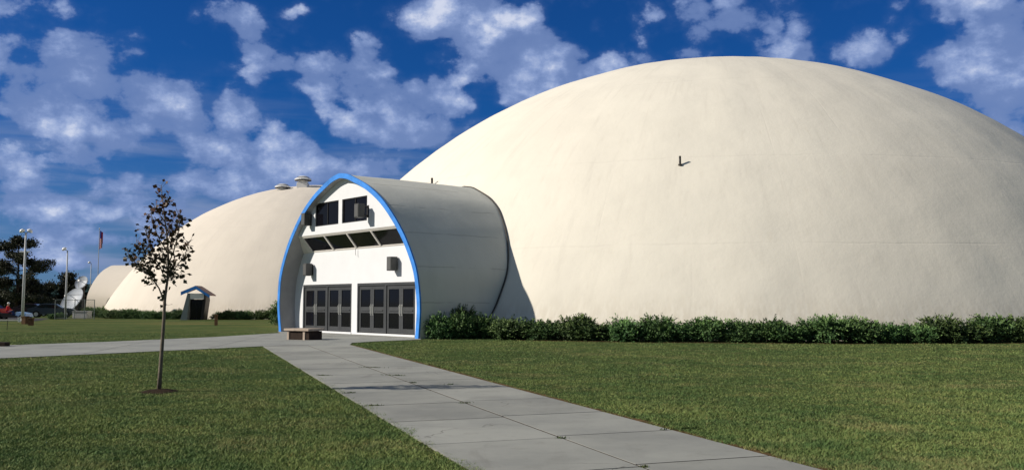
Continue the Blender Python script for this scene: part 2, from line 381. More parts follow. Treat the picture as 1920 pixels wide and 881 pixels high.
def np_mesh(name, verts, faces_idx, m, tint=None, nv=3):
    me = bpy.data.meshes.new(name); n = len(faces_idx)
    me.vertices.add(len(verts)); me.vertices.foreach_set('co', np.asarray(verts, np.float32).ravel())
    me.loops.add(n * nv); me.loops.foreach_set('vertex_index', np.asarray(faces_idx, np.int32).ravel())
    me.polygons.add(n); me.polygons.foreach_set('loop_start', np.arange(0, n * nv, nv, dtype=np.int32))
    if tint is not None:
        at = me.color_attributes.new('tint', 'FLOAT_COLOR', 'POINT'); at.data.foreach_set('color', np.asarray(tint, np.float32).ravel())
    me.update(calc_edges=True); me.validate()
    o = bpy.data.objects.new(name, me); COL.objects.link(o); me.materials.append(M[m]); return o

# ------------------------------------------------------------------ ground
gb = MB()
N = 40
gb.b.faces.new([gb.b.verts.new((4000 * math.cos(2 * math.pi * k / N), 4000 * math.sin(2 * math.pi * k / N), 0)) for k in range(N)])
tag(gb.build('lawn', 'ground'), kind='structure')
# walkway axes
PV = Vector((.943, .334, 0)); PV.normalize(); QV = Vector((-PV.y, PV.x, 0))
def pq(p, q, z=0): return PV * p + QV * q + Vector((0, 0, z))
# earth under the joints, with a ragged dry fringe
def ragged(poly, amp, step=.25, seed=0):
    out = []
    for i in range(len(poly)):
        a, b = Vector(poly[i]), Vector(poly[(i + 1) % len(poly)])
        n = max(1, int((b - a).length / step)); d = (b - a).normalized(); nn = Vector((d.y, -d.x, 0))
        for k in range(n):
            p = a.lerp(b, k / n); w = mnoise.noise(p * 1.7 + Vector((seed, 0, 0))) + .6 * mnoise.noise(p * 5 + Vector((0, seed, 0)))
            out.append(p + nn * (w * amp + amp * .4))
    return out
mb = MB(); mb.b.faces.new([mb.b.verts.new(v) for v in ragged([pq(3.0, 0, .004), pq(5.47, 0, .004), pq(5.49, 32.4, .004), pq(3.0, 32.4, .004)], .05)])
tag(mb.build('dry_grass_fringe', 'edge'), kind='structure')
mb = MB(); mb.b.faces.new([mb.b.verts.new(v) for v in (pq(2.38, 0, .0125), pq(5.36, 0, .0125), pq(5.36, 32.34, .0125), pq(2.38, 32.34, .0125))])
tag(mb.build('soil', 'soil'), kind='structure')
# the slabs of the footpath
slab = bmesh.new(); tl = slab.verts.layers.float_color.new('tint')
def add_slab(p0, p1, q0, q1):
    g = .014; t = rnd.uniform(.40, .59); dz = rnd.uniform(-.001, .001); mm = MB()
    mm.quadbox((p0 + g, q0 + g, -.08), (p1 - g, q1 - g, .016 + dz), bev=.003)
    vmap = {}
    for v in mm.b.verts:
        w = pq(v.co.x, v.co.y, v.co.z + .0012 * mnoise.noise(Vector((v.co.x, v.co.y, 0)) * 3)); nv = slab.verts.new(w); nv[tl] = (t, t, t * .98, 1); vmap[v.index] = nv
    mm.b.verts.index_update(); vs = list(mm.b.verts)
    vm = {v: slab.verts[-len(vs) + i] if False else None for i, v in enumerate(vs)}
    slab.verts.ensure_lookup_table(); base = len(slab.verts) - len(vs)
    for f in mm.b.faces: slab.faces.new([slab.verts[base + vs.index(v)] for v in f.verts])
    mm.b.free()
q = -.1
while q < 32.0:
    add_slab(2.37, 3.90, q, min(q + 1.9, 32.35)); add_slab(3.90, 5.37, q + .12, min(q + 2.02, 32.35)); q += 1.9
me = bpy.data.meshes.new('footpath'); slab.to_mesh(me); slab.free(); me.materials.append(M['conc'])
fp = bpy.data.objects.new('footpath', me); COL.objects.link(fp); tag(fp, kind='structure')
# entrance apron and the walk that leaves to the left
AP = [pq(2.37, 32.36), pq(5.37, 32.36), Vector((-5.95, 33.9, 0)), Vector((-5.3, 35.2, 0)), Vector((-3.72, 36.9, 0)), Vector((-3.75, 37.9, 0)),
      Vector((-3.0, 38.9, 0)), Vector((-11.0, 48.1, 0)), Vector((-12.15, 47.2, 0)), Vector((-11.4, 44.9, 0)), Vector((-12.96, 39.56, 0)), Vector((-15.45, 34.76, 0)), Vector((-17.83, 31.77, 0)),
      Vector((-23, 25, 0)), Vector((-34, 12, 0)), Vector((-28, 7.5, 0)), Vector((-18, 19.2, 0)), Vector((-13.75, 24.53, 0)), Vector((-11.91, 26.82, 0)), Vector((-9.79, 29.6, 0))]
mb = MB(); mb.b.faces.new([mb.b.verts.new((v.x, v.y, .004)) for v in ragged([Vector((v.x, v.y, 0)) for v in AP], .07, seed=3)])  # soil rim also carries the dark shade line under the grass lip
tag(mb.build('soil', 'soil'), kind='structure')
mb = MB(); mb.prism([(v.x, v.y, -.06) for v in AP], (0, 0, .074)); tl2 = None
ap = mb.build('entrance_apron', 'conc'); tag(ap, kind='structure')
ca = ap.data.color_attributes.new('tint', 'FLOAT_COLOR', 'POINT')
for d_ in ca.data: d_.color = (.52, .53, .54, 1)
# shallow control joints across the apron and the left walk
mb = MB()
def strip(a, b, w=.02, z=.018):
    a = Vector(a); b = Vector(b); d = (b - a).normalized(); n = Vector((-d.y, d.x, 0)) * w / 2
    mb.b.faces.new([mb.b.verts.new((v.x, v.y, z)) for v in (a - n, b - n, b + n, a + n)])
for q in (34.0, 36.2, 38.6): strip(pq(2.3 - (q - 32) * .9, q), pq(5.2 - (q - 33) * .2, q))
for k in range(7):
    f = k / 7; strip(Vector((-9.79, 29.6, 0)).lerp(Vector((-28, 7.5, 0)), f) + Vector((-.1, .1, 0)), Vector((-11.6, 43.5, 0)).lerp(Vector((-34, 12, 0)), f) + Vector((.2, -.2, 0)))
tag(mb.build('pavement_joints', 'flash'), kind='structure')
mb = MB(); mb.b.faces.new([mb.b.verts.new(v) for v in ((-160, 73.6, .006), (-38.5, 73.6, .006), (-43.5, 86, .006), (-75, 112, .006), (-200, 120, .006))])
tag(mb.build('parking_lot', 'asphalt'), kind='structure')
mb = MB(); mb.quadbox((-120, 73.35, 0), (-39.6, 73.6, .14), bev=.03)
k_ = mb.build('kerb', 'conc'); tag(k_, kind='structure')
ca = k_.data.color_attributes.new('tint', 'FLOAT_COLOR', 'POINT')
for d_ in ca.data: d_.color = (.7, .7, .7, 1)
# hills
def hill(name, Y, x0, x1, h, seed, thick):
    m_ = MB(); n = 120; fr = []; tp = []; bk = []
    for i in range(n + 1):
        x = x0 + (x1 - x0) * i / n; e = min(i, n - i) / n
        hh = h * (0.75 + .35 * mnoise.noise(Vector((x * .0022, seed, 0))) + .10 * mnoise.noise(Vector((x * .012, seed, 2)))+ .035 * mnoise.noise(Vector((x * .05, seed, 2)))) * min(1, e * 6)
        fr.append(m_.b.verts.new((x, Y - thick, -.5))); tp.append(m_.b.verts.new((x, Y, max(.1, hh)))); bk.append(m_.b.verts.new((x, Y + thick, -.5)))
    for i in range(n):
        m_.b.faces.new((fr[i], fr[i + 1], tp[i + 1], tp[i])); m_.b.faces.new((tp[i], tp[i + 1], bk[i + 1], bk[i]))
    tag(m_.build(name, 'hill', smooth=True), kind='structure')
hill('hill', 1500, -2400, 2400, 34, 3.1, 260)

# ------------------------------------------------------------------ domes
def dome_mesh(r, cz, name, m, parent, nu=288, nv=110, amp=.035, seed=0., seams=(4.0, 8.3, 13.6)):
    phi0 = math.acos(max(-1, min(1, (-.15 - cz) / r)))   # polar angle where it meets the ground
    verts = []; faces = []
    for j in range(nv + 1):
        ph = phi0 * j / nv
        for i in range(nu):
            th = 2 * math.pi * i / nu; d = Vector((math.sin(ph) * math.cos(th), math.sin(ph) * math.sin(th), math.cos(ph)))
            z = cz + r * d.z
            k = amp * mnoise.noise(d * 9 + Vector((seed, 0, 0))) + amp * .6 * mnoise.noise(d * 26 + Vector((seed, 3, 0)))
            gore = (th * 40 / (2 * math.pi)) % 1.0
            k += .022 * math.cos(2 * math.pi * gore) * math.sin(ph) * (.6 + .8 * mnoise.noise(d * 5 + Vector((0, seed, 0))))
            st = Vector((th * 26, z * .28, seed)); k += .022 * mnoise.noise(st) * max(0, 1 - z / 12)
            for s_ in seams: k += -.016 * (1 / (1 + math.exp(-(z - s_) / .12)))
            rr = r + k; verts.append((d.x * rr, d.y * rr, cz + d.z * rr))
    for j in range(nv):
        for i in range(nu):
            i2 = (i + 1) % nu; faces.append((j * nu + i, (j + 1) * nu + i, (j + 1) * nu + i2, j * nu + i2))
    me = bpy.data.meshes.new(name); me.from_pydata(verts, [], faces); me.shade_smooth(); me.materials.append(M[m])
    o = bpy.data.objects.new(name, me); COL.objects.link(o); o.parent = parent; return o
D1 = Vector((14., 64.85, 0)); D1r, D1cz = 32.72, -14.55
D2 = Vector((-22., 105.73, 0)); D2r, D2cz = 26.14, -11.11
B1 = tag(empty('dome_building', D1), 'huge cream concrete dome filling the right side, with a blue rimmed arched entrance', 'building')
dome_mesh(D1r, D1cz, 'dome_shell', 'dome', B1)
B2 = tag(empty('dome_building', D2), 'smaller cream dome behind on the left, with two roof ventilators near its top', 'building')
dome_mesh(D2r, D2cz, 'dome_shell', 'dome_far', B2, nu=200, nv=70, seed=5., seams=(4.2, 9.0))
def on_dome(x, y, C=D1, r=D1r, cz=D1cz):
    d = ray(x, y).normalized(); o = Vector((0, 0, H_)) - Vector((C.x, C.y, cz)); b = o.dot(d); c = o.dot(o) - r * r
    return Vector((0, 0, H_)) + d * (-b - math.sqrt(max(0, b * b - c)))

# ------------------------------------------------------------------ entrance vestibule: local frame x = along front (to the right), y = into the dome, z up
AL = .852
V0 = Vector((-7.934, 42.387, 0))
VM = Matrix.Translation(V0) @ Matrix.Rotation(-AL, 4, 'Z')
VS = empty('entrance_vestibule', (0, 0, 0)); VS.parent = B1
VS.matrix_parent_inverse = Matrix.Identity(4)
bpy.data.objects.remove(VS)
BV = Matrix.Translation(-D1) @ VM                     # vestibule frame in dome building's frame
PROF = [(0, 7.52), (.62, 7.42), (1.2, 7.23), (2.4, 6.73), (3.48, 6.08), (4.38, 5.3), (5.15, 4.45), (5.72, 3.6), (6.1, 2.8), (6.27, 1.9), (6.3, 1.1), (6.15, -.05)]
def cat(P, n=6):
    out = []
    for i in range(len(P) - 1):
        p0 = P[max(i - 1, 0)]; p1 = P[i]; p2 = P[i + 1]; p3 = P[min(i + 2, len(P) - 1)]
        for k in range(n):
            t = k / n; out.append(tuple(.5 * (2 * b + (c - a) * t + (2 * a - 5 * b + 4 * c - d) * t * t + (3 * b - a - 3 * c + d) * t ** 3) for a, b, c, d in zip(p0, p1, p2, p3)))
    out.append(P[-1]); return out
HP = cat(PROF)
FULL = [(-u, z) for u, z in HP[::-1]][:-1] + HP       # left foot .. apex .. right foot
def inset(P, d):
    out = []
    for i, (u, z) in enumerate(P):
        a = P[max(i - 1, 0)]; c = P[min(i + 1, len(P) - 1)]
        tx, tz = c[0] - a[0], c[1] - a[1]; L = math.hypot(tx, tz); nx, nz = tz / L, -tx / L
        out.append((u + nx * d, z + nz * d if 0 < i < len(P) - 1 else z))
    return out
TH = .20
INN = inset(FULL, TH); 
if INN[len(FULL) // 2][1] > 7.52: INN = inset(FULL, -TH)
INN = [(u, z) for u, z in INN]
def lean(z): return -.20 * z / 7.5
def halfw(z):                                        # inner half width at height z
    best = 0
    pts = INN[len(INN) // 2:]
    for (u0, z0), (u1, z1) in zip(pts, pts[1:]):
        if min(z0, z1) <= z <= max(z0, z1) and abs(z1 - z0) > 1e-6:
            t = (z - z0) / (z1 - z0); best = max(best, u0 + (u1 - u0) * t)
    if z < 0: best = pts[-1][0]
    return best
def loft(A, B, mb_):
    va = [mb_.b.verts.new(p) for p in A]; vb = [mb_.b.verts.new(p) for p in B]
    for i in range(len(A) - 1): mb_.b.faces.new((va[i], va[i + 1], vb[i + 1], vb[i]))
    return va, vb
def place(mb_, name, m, parent=B1, smooth=False, mtx=None):
    o = mb_.build(name, m, None, smooth); o.parent = parent
    o.matrix_basis = (mtx if mtx is not None else BV); return o
# outer shell: rings front to back with slight unevenness
mb = MB(); ys = [0, .6, 1.4, 2.4, 3.6, 5, 6.5, 8, 9.5, 11, 12.5]; prev = None
for y in ys:
    ring = []
    for i, (u, z) in enumerate(FULL):
        k = .03 * mnoise.noise(Vector((u * .8, y * .6, z * .8))) * (0 if y == 0 else 1)
        fr = max(0., 1 - y / 2.5)
        ring.append(mb.b.verts.new((u * (1 + k * .3), y + lean(z) * fr, z + k * (1 if z > .3 else 0))))
    if prev:
        for i in range(len(ring) - 1): mb.b.faces.new((prev[i], prev[i + 1], ring[i + 1], ring[i]))
    prev = ring
place(mb, 'vault_roof', 'vault', smooth=True)
mb = MB()
loft([(u, lean(z), z) for u, z in INN], [(u, 1.6, z) for u, z in INN], mb)
place(mb, 'vault_soffit', 'soffit', smooth=True)
mb = MB()                                            # blue rim: a closed band, slightly proud of the shell
O2 = inset(FULL, 0.03); O2 = O2 if O2[len(FULL) // 2][1] > 7.52 else inset(FULL, -0.03)
I2 = inset(INN, .0)
ring4 = []
for (uo, zo), (ui, zi) in zip(O2, INN):
    yo = lean(zo)
    ring4.append([mb.b.verts.new(p) for p in ((uo, yo - .03, zo), (ui, yo - .03, zi), (ui, yo + .004, zi), (uo, yo + .05, zo))])
for a, c in zip(ring4, ring4[1:]):
    for k in range(4): mb.b.faces.new((a[k], a[(k + 1) % 4], c[(k + 1) % 4], c[k]))
mb.b.faces.new(ring4[0]); mb.b.faces.new(ring4[-1][::-1])
place(mb, 'arch_rim', 'blue')
# dark sealant bead where vault and dome meet
Mi = VM
pts = []
rr = VM.to_3x3()
for (u, z) in FULL:
    if z < 0: z = 0.0
    o = VM @ Vector((u, 0, z)); dd = (rr @ Vector((0, 1, 0))).normalized(); oc = o - Vector((D1.x, D1.y, D1cz))
    b = oc.dot(dd); c = oc.dot(oc) - D1r ** 2; disc = b * b - c
    if disc > 0: pts.append(Vector((u, -b - math.sqrt(disc), z)))
mb = MB(); cen = [Vector((p.x, p.y - .02, p.z)) for p in pts]
mb.tube([Vector((p.x * 1.004, p.y - .03, p.z * 1.003)) for p in cen], .035, 8); place(mb, 'joint_flashing', 'flash', smooth=True)

def wall_poly(u0, u1, z0, z1, y, th, mb_, zs=None):
    n = max(2, int((z1 - z0) / .12)); L = []; Rr = []
    for k in range(n + 1):
        z = z0 + (z1 - z0) * k / n; w = halfw(min(z, 7.25)) + .06
        if z > 7.2: w = max(.02, w * max(0, (7.32 - z) / .12))
        l = max(u0, -w); r = min(u1, w)
        if r - l < .004: break
        L.append((l, z)); Rr.append((r, z))
    poly = L + Rr[::-1]
    if len(poly) < 4: return
    mb_.prism([(u, y, z) for u, z in poly], (0, th, 0))
YU, YL = .12, .80
ZB, ZS = 4.83, 4.02                                  # upper wall bottom / lower wall top (sloping glazing between)
mb = MB()
WZ0, WZ1 = 5.22, 6.36; WX = [(-2.86, -.62), (-.30, 1.90)]
wall_poly(-9, 9, ZB, WZ0, YU, .16, mb); wall_poly(-9, 9, WZ1, 7.32, YU, .16, mb)
wall_poly(-9, WX[0][0], WZ0, WZ1, YU, .16, mb); wall_poly(WX[0][1], WX[1][0], WZ0, WZ1, YU, .16, mb); wall_poly(WX[1][1], 9, WZ0, WZ1, YU, .16, mb)
place(mb, 'upper_wall', 'white')
DZ0, DZ1 = .10, 2.40; DX = [(-5.22, -.46), (.04, 4.78)]
mb = MB()
wall_poly(-9, 9, DZ1, ZS, YL, .2, mb); wall_poly(-9, DX[0][0], -.05, DZ1, YL, .2, mb); wall_poly(DX[0][1], DX[1][0], -.05, DZ1, YL, .2, mb); wall_poly(DX[1][1], 9, -.05, DZ1, YL, .2, mb)
place(mb, 'lower_wall', 'white')
mb = MB()
for x0, x1 in DX: mb.quadbox((x0 + .002, YL - .03, -.03), (x1 - .002, YL + .2, DZ0 - .002), bev=.006)
place(mb, 'threshold', 'white')
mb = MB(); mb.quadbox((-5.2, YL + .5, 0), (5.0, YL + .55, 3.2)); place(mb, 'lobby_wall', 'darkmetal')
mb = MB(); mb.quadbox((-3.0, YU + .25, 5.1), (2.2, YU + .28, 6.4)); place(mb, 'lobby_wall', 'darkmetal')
# upper windows
for x0, x1 in WX:
    m_ = MB(); f = .05
    for lo, hi in (((x0, YU + .04, WZ0), (x1, YU + .12, WZ0 + f)), ((x0, YU + .04, WZ1 - f), (x1, YU + .12, WZ1)), ((x0, YU + .04, WZ0 + f), (x0 + f, YU + .12, WZ1 - f)),
                   ((x1 - f, YU + .04, WZ0 + f), (x1, YU + .12, WZ1 - f)), (((x0 + x1) / 2 - .025, YU + .05, WZ0 + f), ((x0 + x1) / 2 + .025, YU + .12, WZ1 - f))): m_.quadbox(lo, hi)
    wf = place(m_, 'window', 'doordark')
    for a, c in ((x0 + f, (x0 + x1) / 2 - .025), ((x0 + x1) / 2 + .025, x1 - f)):
        m_ = MB(); m_.quadbox((a, YU + .08, WZ0 + f), (c, YU + .09, WZ1 - f)); place(m_, 'pane', 'glass', wf, mtx=Matrix.Identity(4))
# sloping glazing strip
sl = Vector((0, YL - YU, ZS - ZB)); SL = sl.length; sd = sl.normalized(); sn = Vector((0, -sd.z, sd.y)); sn = sn if sn.z < 0 else -sn   # outward (down and forward)
sn = Vector((0, sd.z, -sd.y)); 
if sn.y > 0: sn = -sn
def sp(u, t, off=0): return Vector((u, YU, ZB)) + sd * (t * SL) + sn * off
def sbox(u0, u1, t0, t1, o0, o1, m_, skew=0):
    m_.prism([sp(u0, t0, o0), sp(u1, t0, o0), sp(u1 + skew, t1, o0), sp(u0 + skew, t1, o0)], sn * (o1 - o0))
hwT = halfw(ZB) + .03; hwB = halfw(ZS) + .03
m_ = MB()
m_.prism([sp(-hwT, 0, -.10), sp(hwT, 0, -.10), sp(hwT, .14, -.10), sp(-hwT, .14, -.10)], sn * .10)
m_.prism([sp(-hwB, .93, -.10), sp(hwB, .93, -.10), sp(hwB, 1.0, -.10), sp(-hwB, 1.0, -.10)], sn * .10)
US = [-4.22, -2.12, -.02, 2.08, 4.18]
edgeL = [(-hwT, .14), (US[0] + .0, .14), (US[0], .93), (-hwB, .93)]
m_.prism([sp(u, t, -.10) for u, t in edgeL], sn * .10)
m_.prism([sp(u, t, -.10) for u, t in [(US[4], .14), (hwT, .14), (hwB, .93), (US[4], .93)]], sn * .10)
for u in US[1:4]: m_.prism([sp(u - .055, .14, -.10), sp(u + .055, .14, -.10), sp(u + .055, .93, -.10), sp(u - .055, .93, -.10)], sn * .11)
sf = place(m_, 'sloping_window', 'whiteframe')
for i in range(4):
    m_ = MB(); a = US[i] + (.055 if i else 0.0); c = US[i + 1] - (.055 if i < 3 else 0)
    m_.prism([sp(a, .14, -.05), sp(c, .14, -.05), sp(c, .93, -.05), sp(a, .93, -.05)], sn * .012); place(m_, 'pane', 'glass', sf, mtx=Matrix.Identity(4))
m_ = MB(); m_.tube([(.0, YL - .10, ZS + .02), (0.0, YL - .10, ZS - .26), (.05, YL - .1, ZS - .30)], .018, 6); place(m_, 'drip_pipe', 'galv')
# doors: two banks of two pairs
yd = YL + .07
def glazed_leaf(x0, x1, handle_side, parentm=BV):
    z0, z1 = DZ0 + .02, DZ1 - .14; st = .15; m_ = MB(); zm = (1.02, 1.30)
    w = .06
    for lo, hi in (((x0, yd, z0), (x0 + st, yd + w, z1)), ((x1 - st, yd, z0), (x1, yd + w, z1)), ((x0 + st, yd + .002, z0), (x1 - st, yd + w - .002, z0 + .22)),
                   ((x0 + st, yd + .002, z1 - .16), (x1 - st, yd + w - .002, z1)), ((x0 + st, yd + .002, zm[0]), (x1 - st, yd + w - .002, zm[1]))): m_.quadbox(lo, hi, bev=.004)
    d = place(m_, 'door', 'doorframe')
    for a, c in ((z0 + .22, zm[0]), (zm[1], z1 - .16)):
        g = MB(); g.quadbox((x0 + st, yd + .025, a), (x1 - st, yd + .035, c)); place(g, 'pane', 'glass', d, mtx=Matrix.Identity(4))
    hx = x1 - .075 if handle_side > 0 else x0 + .075
    g = MB(); g.quadbox((hx - .045, yd - .008, .92), (hx + .045, yd - .001, 1.42)); g.tube([(hx, yd - .01, 1.0), (hx, yd - .07, 1.0), (hx, yd - .07, 1.36), (hx, yd - .01, 1.36)], .014, 6)
    place(g, 'handle', 'steel', d, mtx=Matrix.Identity(4))
    g = MB(); g.quadbox((x0 + st + .05, yd - .03, 1.12), (x1 - st - .05, yd - .004, 1.17), bev=.006); place(g, 'push_bar', 'doorframe', d, mtx=Matrix.Identity(4))
for x0, x1 in DX:
    m_ = MB(); f = .06; mid = (x0 + x1) / 2
    for lo, hi in (((x0, YL + .03, DZ0), (x0 + f, YL + .17, DZ1)), ((x1 - f, YL + .03, DZ0), (x1, YL + .17, DZ1)), ((x0 + f, YL + .03, DZ1 - .12), (x1 - f, YL + .17, DZ1)), ((mid - .055, YL + .032, DZ0), (mid + .055, YL + .17, DZ1 - .12))): m_.quadbox(lo, hi)
    place(m_, 'door_frame', 'doorframe')
    for a, c in ((x0 + f, mid - .055), (mid + .055, x1 - f)):
        h = (a + c) / 2; glazed_leaf(a + .008, h - .004, 1); glazed_leaf(h + .004, c - .008, -1)

# ------------------------------------------------------------------ lamp boxes on the entrance wall
def lamp_box(u, z, wall_y, label, gap=.10):
    e = empty('wall_lamp'); e.matrix_world = VM @ Matrix.Translation((u, wall_y, z))
    tag(e, label, 'wall lamp', 'box lamps on the entrance wall')
    b = MB(); b.quadbox((-.18, -gap - .34, -.31), (.18, -gap, .31), bev=.02); b.build('lamp_housing', 'lampbox', e)
    b = MB(); b.quadbox((-.14, -gap - .348, -.265), (.14, -gap - .342, .265)); b.build('lens', 'lampface', e)
    b = MB(); b.tube([(0, -gap, -.2), (0, 0, -.2)], .035, 8); b.tube([(0, -gap, .2), (0, 0, .2)], .035, 8); b.quadbox((-.09, -.012, -.28), (.09, -.001, .28)); b.build('bracket', 'darkmetal', e)
M['lampface'] = mat('lamp_lens', (.12, .12, .12), .35, .4)
lamp_box(1.98, 5.62, YU, 'grey box lamp overlapping the right upper window on the white entrance wall', .28)
lamp_box(-3.30, 5.60, YU, 'grey box lamp left of the upper windows tucked beside the blue rim', .10)
lamp_box(3.30, 3.22, YL, 'grey box lamp on the white wall above the right bank of doors', .06)
lamp_box(-4.30, 3.16, YL, 'grey box lamp on the white wall above the left bank of doors', .10)

# ------------------------------------------------------------------ vents on the big dome
def vent(p, label, h=.42, r=.055):
    e = tag(empty('vent_pipe', p), label, 'vent pipe', 'vent pipes on the large dome')
    b = MB(); b.tube([(0, .02, -.06), (0, -.02, .0), (0, -.03, h)], r, 12); b.build('pipe', 'darkmetal', e, True)
    b = MB(); b.lathe([(r * 1.9, -.06), (r * 1.9, -.03), (r * 1.15, .03), (r * 1.1, .05)], 14, Matrix.Translation((0, -.02, .0))); b.build('collar', 'flash', e, True)
vent(on_dome(1275, 308), 'short dark vent pipe alone in the middle of the large dome', .38, .05)
vent(on_dome(810, 348), 'dark vent pipe sticking up behind the arched entrance roof', .42, .06)

# ------------------------------------------------------------------ second dome: roof fans and porch
def roof_fan(px, py, curb, label, s=1.0):
    p = on_dome(px, py, D2, D2r, D2cz)
    e = tag(empty('roof_ventilator', p), label, 'roof ventilator', 'roof ventilators on the smaller dome')
    b = MB(); b.quadbox((-.62 * s, -.62 * s, -.5), (.62 * s, .62 * s, curb), bev=.03); b.build('base', 'whitemetal', e)
    b = MB(); b.lathe([(.55 * s, curb), (.60 * s, curb + .22 * s), (.98 * s, curb + .26 * s), (1.0 * s, curb + .46 * s), (.72 * s, curb + .62 * s), (.70 * s, curb + .66 * s), (.42 * s, curb + .80 * s), (.0, curb + .84 * s)], 20); b.build('hood', 'whitemetal', e, False)
    b = MB(); b.lathe([(.93 * s, curb + .22 * s), (1.01 * s, curb + .25 * s), (1.01 * s, curb + .30 * s), (.93 * s, curb + .31 * s)], 20); b.build('louvre', 'darkmetal', e)
    b = MB(); b.lathe([(.70 * s, curb + .56 * s), (.78 * s, curb + .59 * s), (.72 * s, curb + .66 * s)], 20); b.build('louvre', 'darkmetal', e)
roof_fan(530, 354, -.15, 'white mushroom roof ventilator sitting low on the smaller dome, left of the pair', .85)
roof_fan(568, 350, .42, 'white mushroom roof ventilator on a tall white curb, right of the pair', .92)
# small gabled porch
M['panel'] = mat('grey_panel', (.20, .24, .26), .7, .2, var=.1)
pc = gnd(362, 600); PR = tag(empty('entrance_porch', (pc.x - .05, pc.y + .6, 0), R(8)), 'small porch with a blue edged gable roof at the foot of the smaller dome', 'porch')
s = 82.8 / F_
for sx in (-1, 1):
    b = MB(); b.prism([(0, -.2, 2.93), (sx * 1.62, -.2, 2.38 if sx < 0 else 2.12), (sx * 1.62, -.2, 2.12 if sx < 0 else 1.9), (0, -.2, 2.68)], (0, .12, 0)); b.build('fascia', 'blue', PR)
b = MB(); b.prism([(0, -.08, 2.96), (-1.66, -.08, 2.42), (-1.66, -.08, 2.34), (0, -.08, 2.86)], (0, 3.4, 0)); b.prism([(0, -.08, 2.96), (1.66, -.08, 2.16), (1.66, -.08, 2.08), (0, -.08, 2.86)], (0, 3.4, 0)); b.build('roof', 'orange', PR)
b = MB(); b.prism([(-1.65, 0, 0), (-.95, 0, 0), (-.62, 0, 2.3), (-.92, 0, 2.3)], (0, 2.4, 0)); b.build('side_wall', 'panel', PR)
b = MB(); b.prism([(.55, .25, 0), (.85, .25, 0), (1.12, .25, 1.75), (1.0, .25, 2.25), (.85, .25, 2.25)], (0, 2.4, 0)); b.build('side_wall', 'darkmetal', PR)
b = MB(); b.quadbox((-.62, .05, 1.80), (.92, .15, 2.28)); b.build('transom', 'whitemetal', PR)
b = MB(); b.quadbox((-.75, .82, 0), (.8, .92, 1.78)); dr = b.build('door', 'doordark', PR)
b = MB(); b.quadbox((-.66, .80, .15), (-.02, .815, 1.7)); b.build('pane', 'glass', dr)
b = MB(); b.quadbox((.06, .80, .15), (.7, .815, 1.7)); b.build('pane', 'glass', dr)

PR.scale = (.74, .8, 1.0)
# ------------------------------------------------------------------ barrel vault beyond the dishes
BVt = R(100); p0 = Vector((-49.4, 105.6, 0))
e = tag(empty('vaulted_building', p0), 'low pale vaulted building behind the satellite dishes, left of the smaller dome', 'building')
ax = Vector((math.sin(BVt), math.cos(BVt), 0)); pr = Vector((math.cos(BVt), -math.sin(BVt), 0)) * -1   # pr points away from us, across
sc = .80; wd = 5.3
mb = MB(); R0 = []; R1 = []
for u, z in FULL:
    w = (u + 6.15) * sc
    a = pr * w; zz = max(z, 0) * sc
    R0.append(a + Vector((0, 0, zz))); R1.append(a + ax * 26 + Vector((0, 0, zz)))
loft(R0, R1, mb); place(mb, 'vault_roof', 'dome_far', e, True, Matrix.Identity(4))
mb = MB(); mb.b.faces.new([mb.b.verts.new(p + ax * .3) for p in R0]); place(mb, 'end_wall', 'white', e, False, Matrix.Identity(4))

# ------------------------------------------------------------------ satellite dishes
def dish(px, py, Y, rad, az, el, label, base=None):
    c = atY(px, py, Y); d = Vector((math.sin(az) * math.cos(el), math.cos(az) * math.cos(el), math.sin(el)))
    e = tag(empty('satellite_dish', (c.x, c.y, 0)), label, 'satellite dish', 'satellite dishes left of the smaller dome')
    m3 = Matrix.Translation((0, 0, c.z)) @ d.to_track_quat('Z', 'Y').to_matrix().to_4x4()
    b = MB(); n = 10; prof = [(rad * k / n + 1e-6, rad * .30 * (k / n) ** 2 - .02) for k in range(n + 1)] + [(rad, rad * .30 + .05), (rad * .99, rad * .30 + .05)]
    prof2 = [(rad * k / n * .98 + 1e-6, rad * .30 * (k / n) ** 2 + .03) for k in range(n, -1, -1)]
    b.lathe(prof + prof2, 32, m3); b.build('reflector', 'dish', e, True)
    b = MB(); f = m3 @ Vector((0, 0, rad * .95))
    for k in range(3):
        a = 2 * math.pi * k / 3 + .5; b.tube([m3 @ Vector((rad * .95 * math.cos(a), rad * .95 * math.sin(a), rad * .3)), f], .03, 6)
    b.tube([f, m3 @ Vector((0, 0, rad * .78))], .11, 10); b.build('feed_horn', 'galv', e)
    b = MB(); k0 = m3 @ Vector((0, 0, -.05)); b.tube([(k0.x * 1.5, k0.y * 1.5 + .2, 0), (k0.x * 1.2, k0.y * 1.2 + .2, c.z - rad * .35), k0 - Vector(d) * .25, k0], [.14, .12, .12, .2], 10); b.build('mast', 'darkmetal', e)
    return e
dish(140.5, 566, 100, 1.50, R(-152), R(31), 'large pale satellite dish tilted low, nearest the lamp post')
dish(155, 531, 104.3, .80, R(-165), R(26), 'smaller pale satellite dish raised above and behind the large one')
b = MB(); b.quadbox((-.7, -.5, -.05), (.7, .5, .62), bev=.03); b.quadbox((-.75, -.55, .622), (.75, .55, .68), bev=.01)
pp = gnd(135, 597); pad = b.build('equipment_box', 'galv'); pad.location = (pp.x, pp.y + 2, 0); tag(pad, 'grey equipment box on the grass below the large satellite dish', 'utility box')

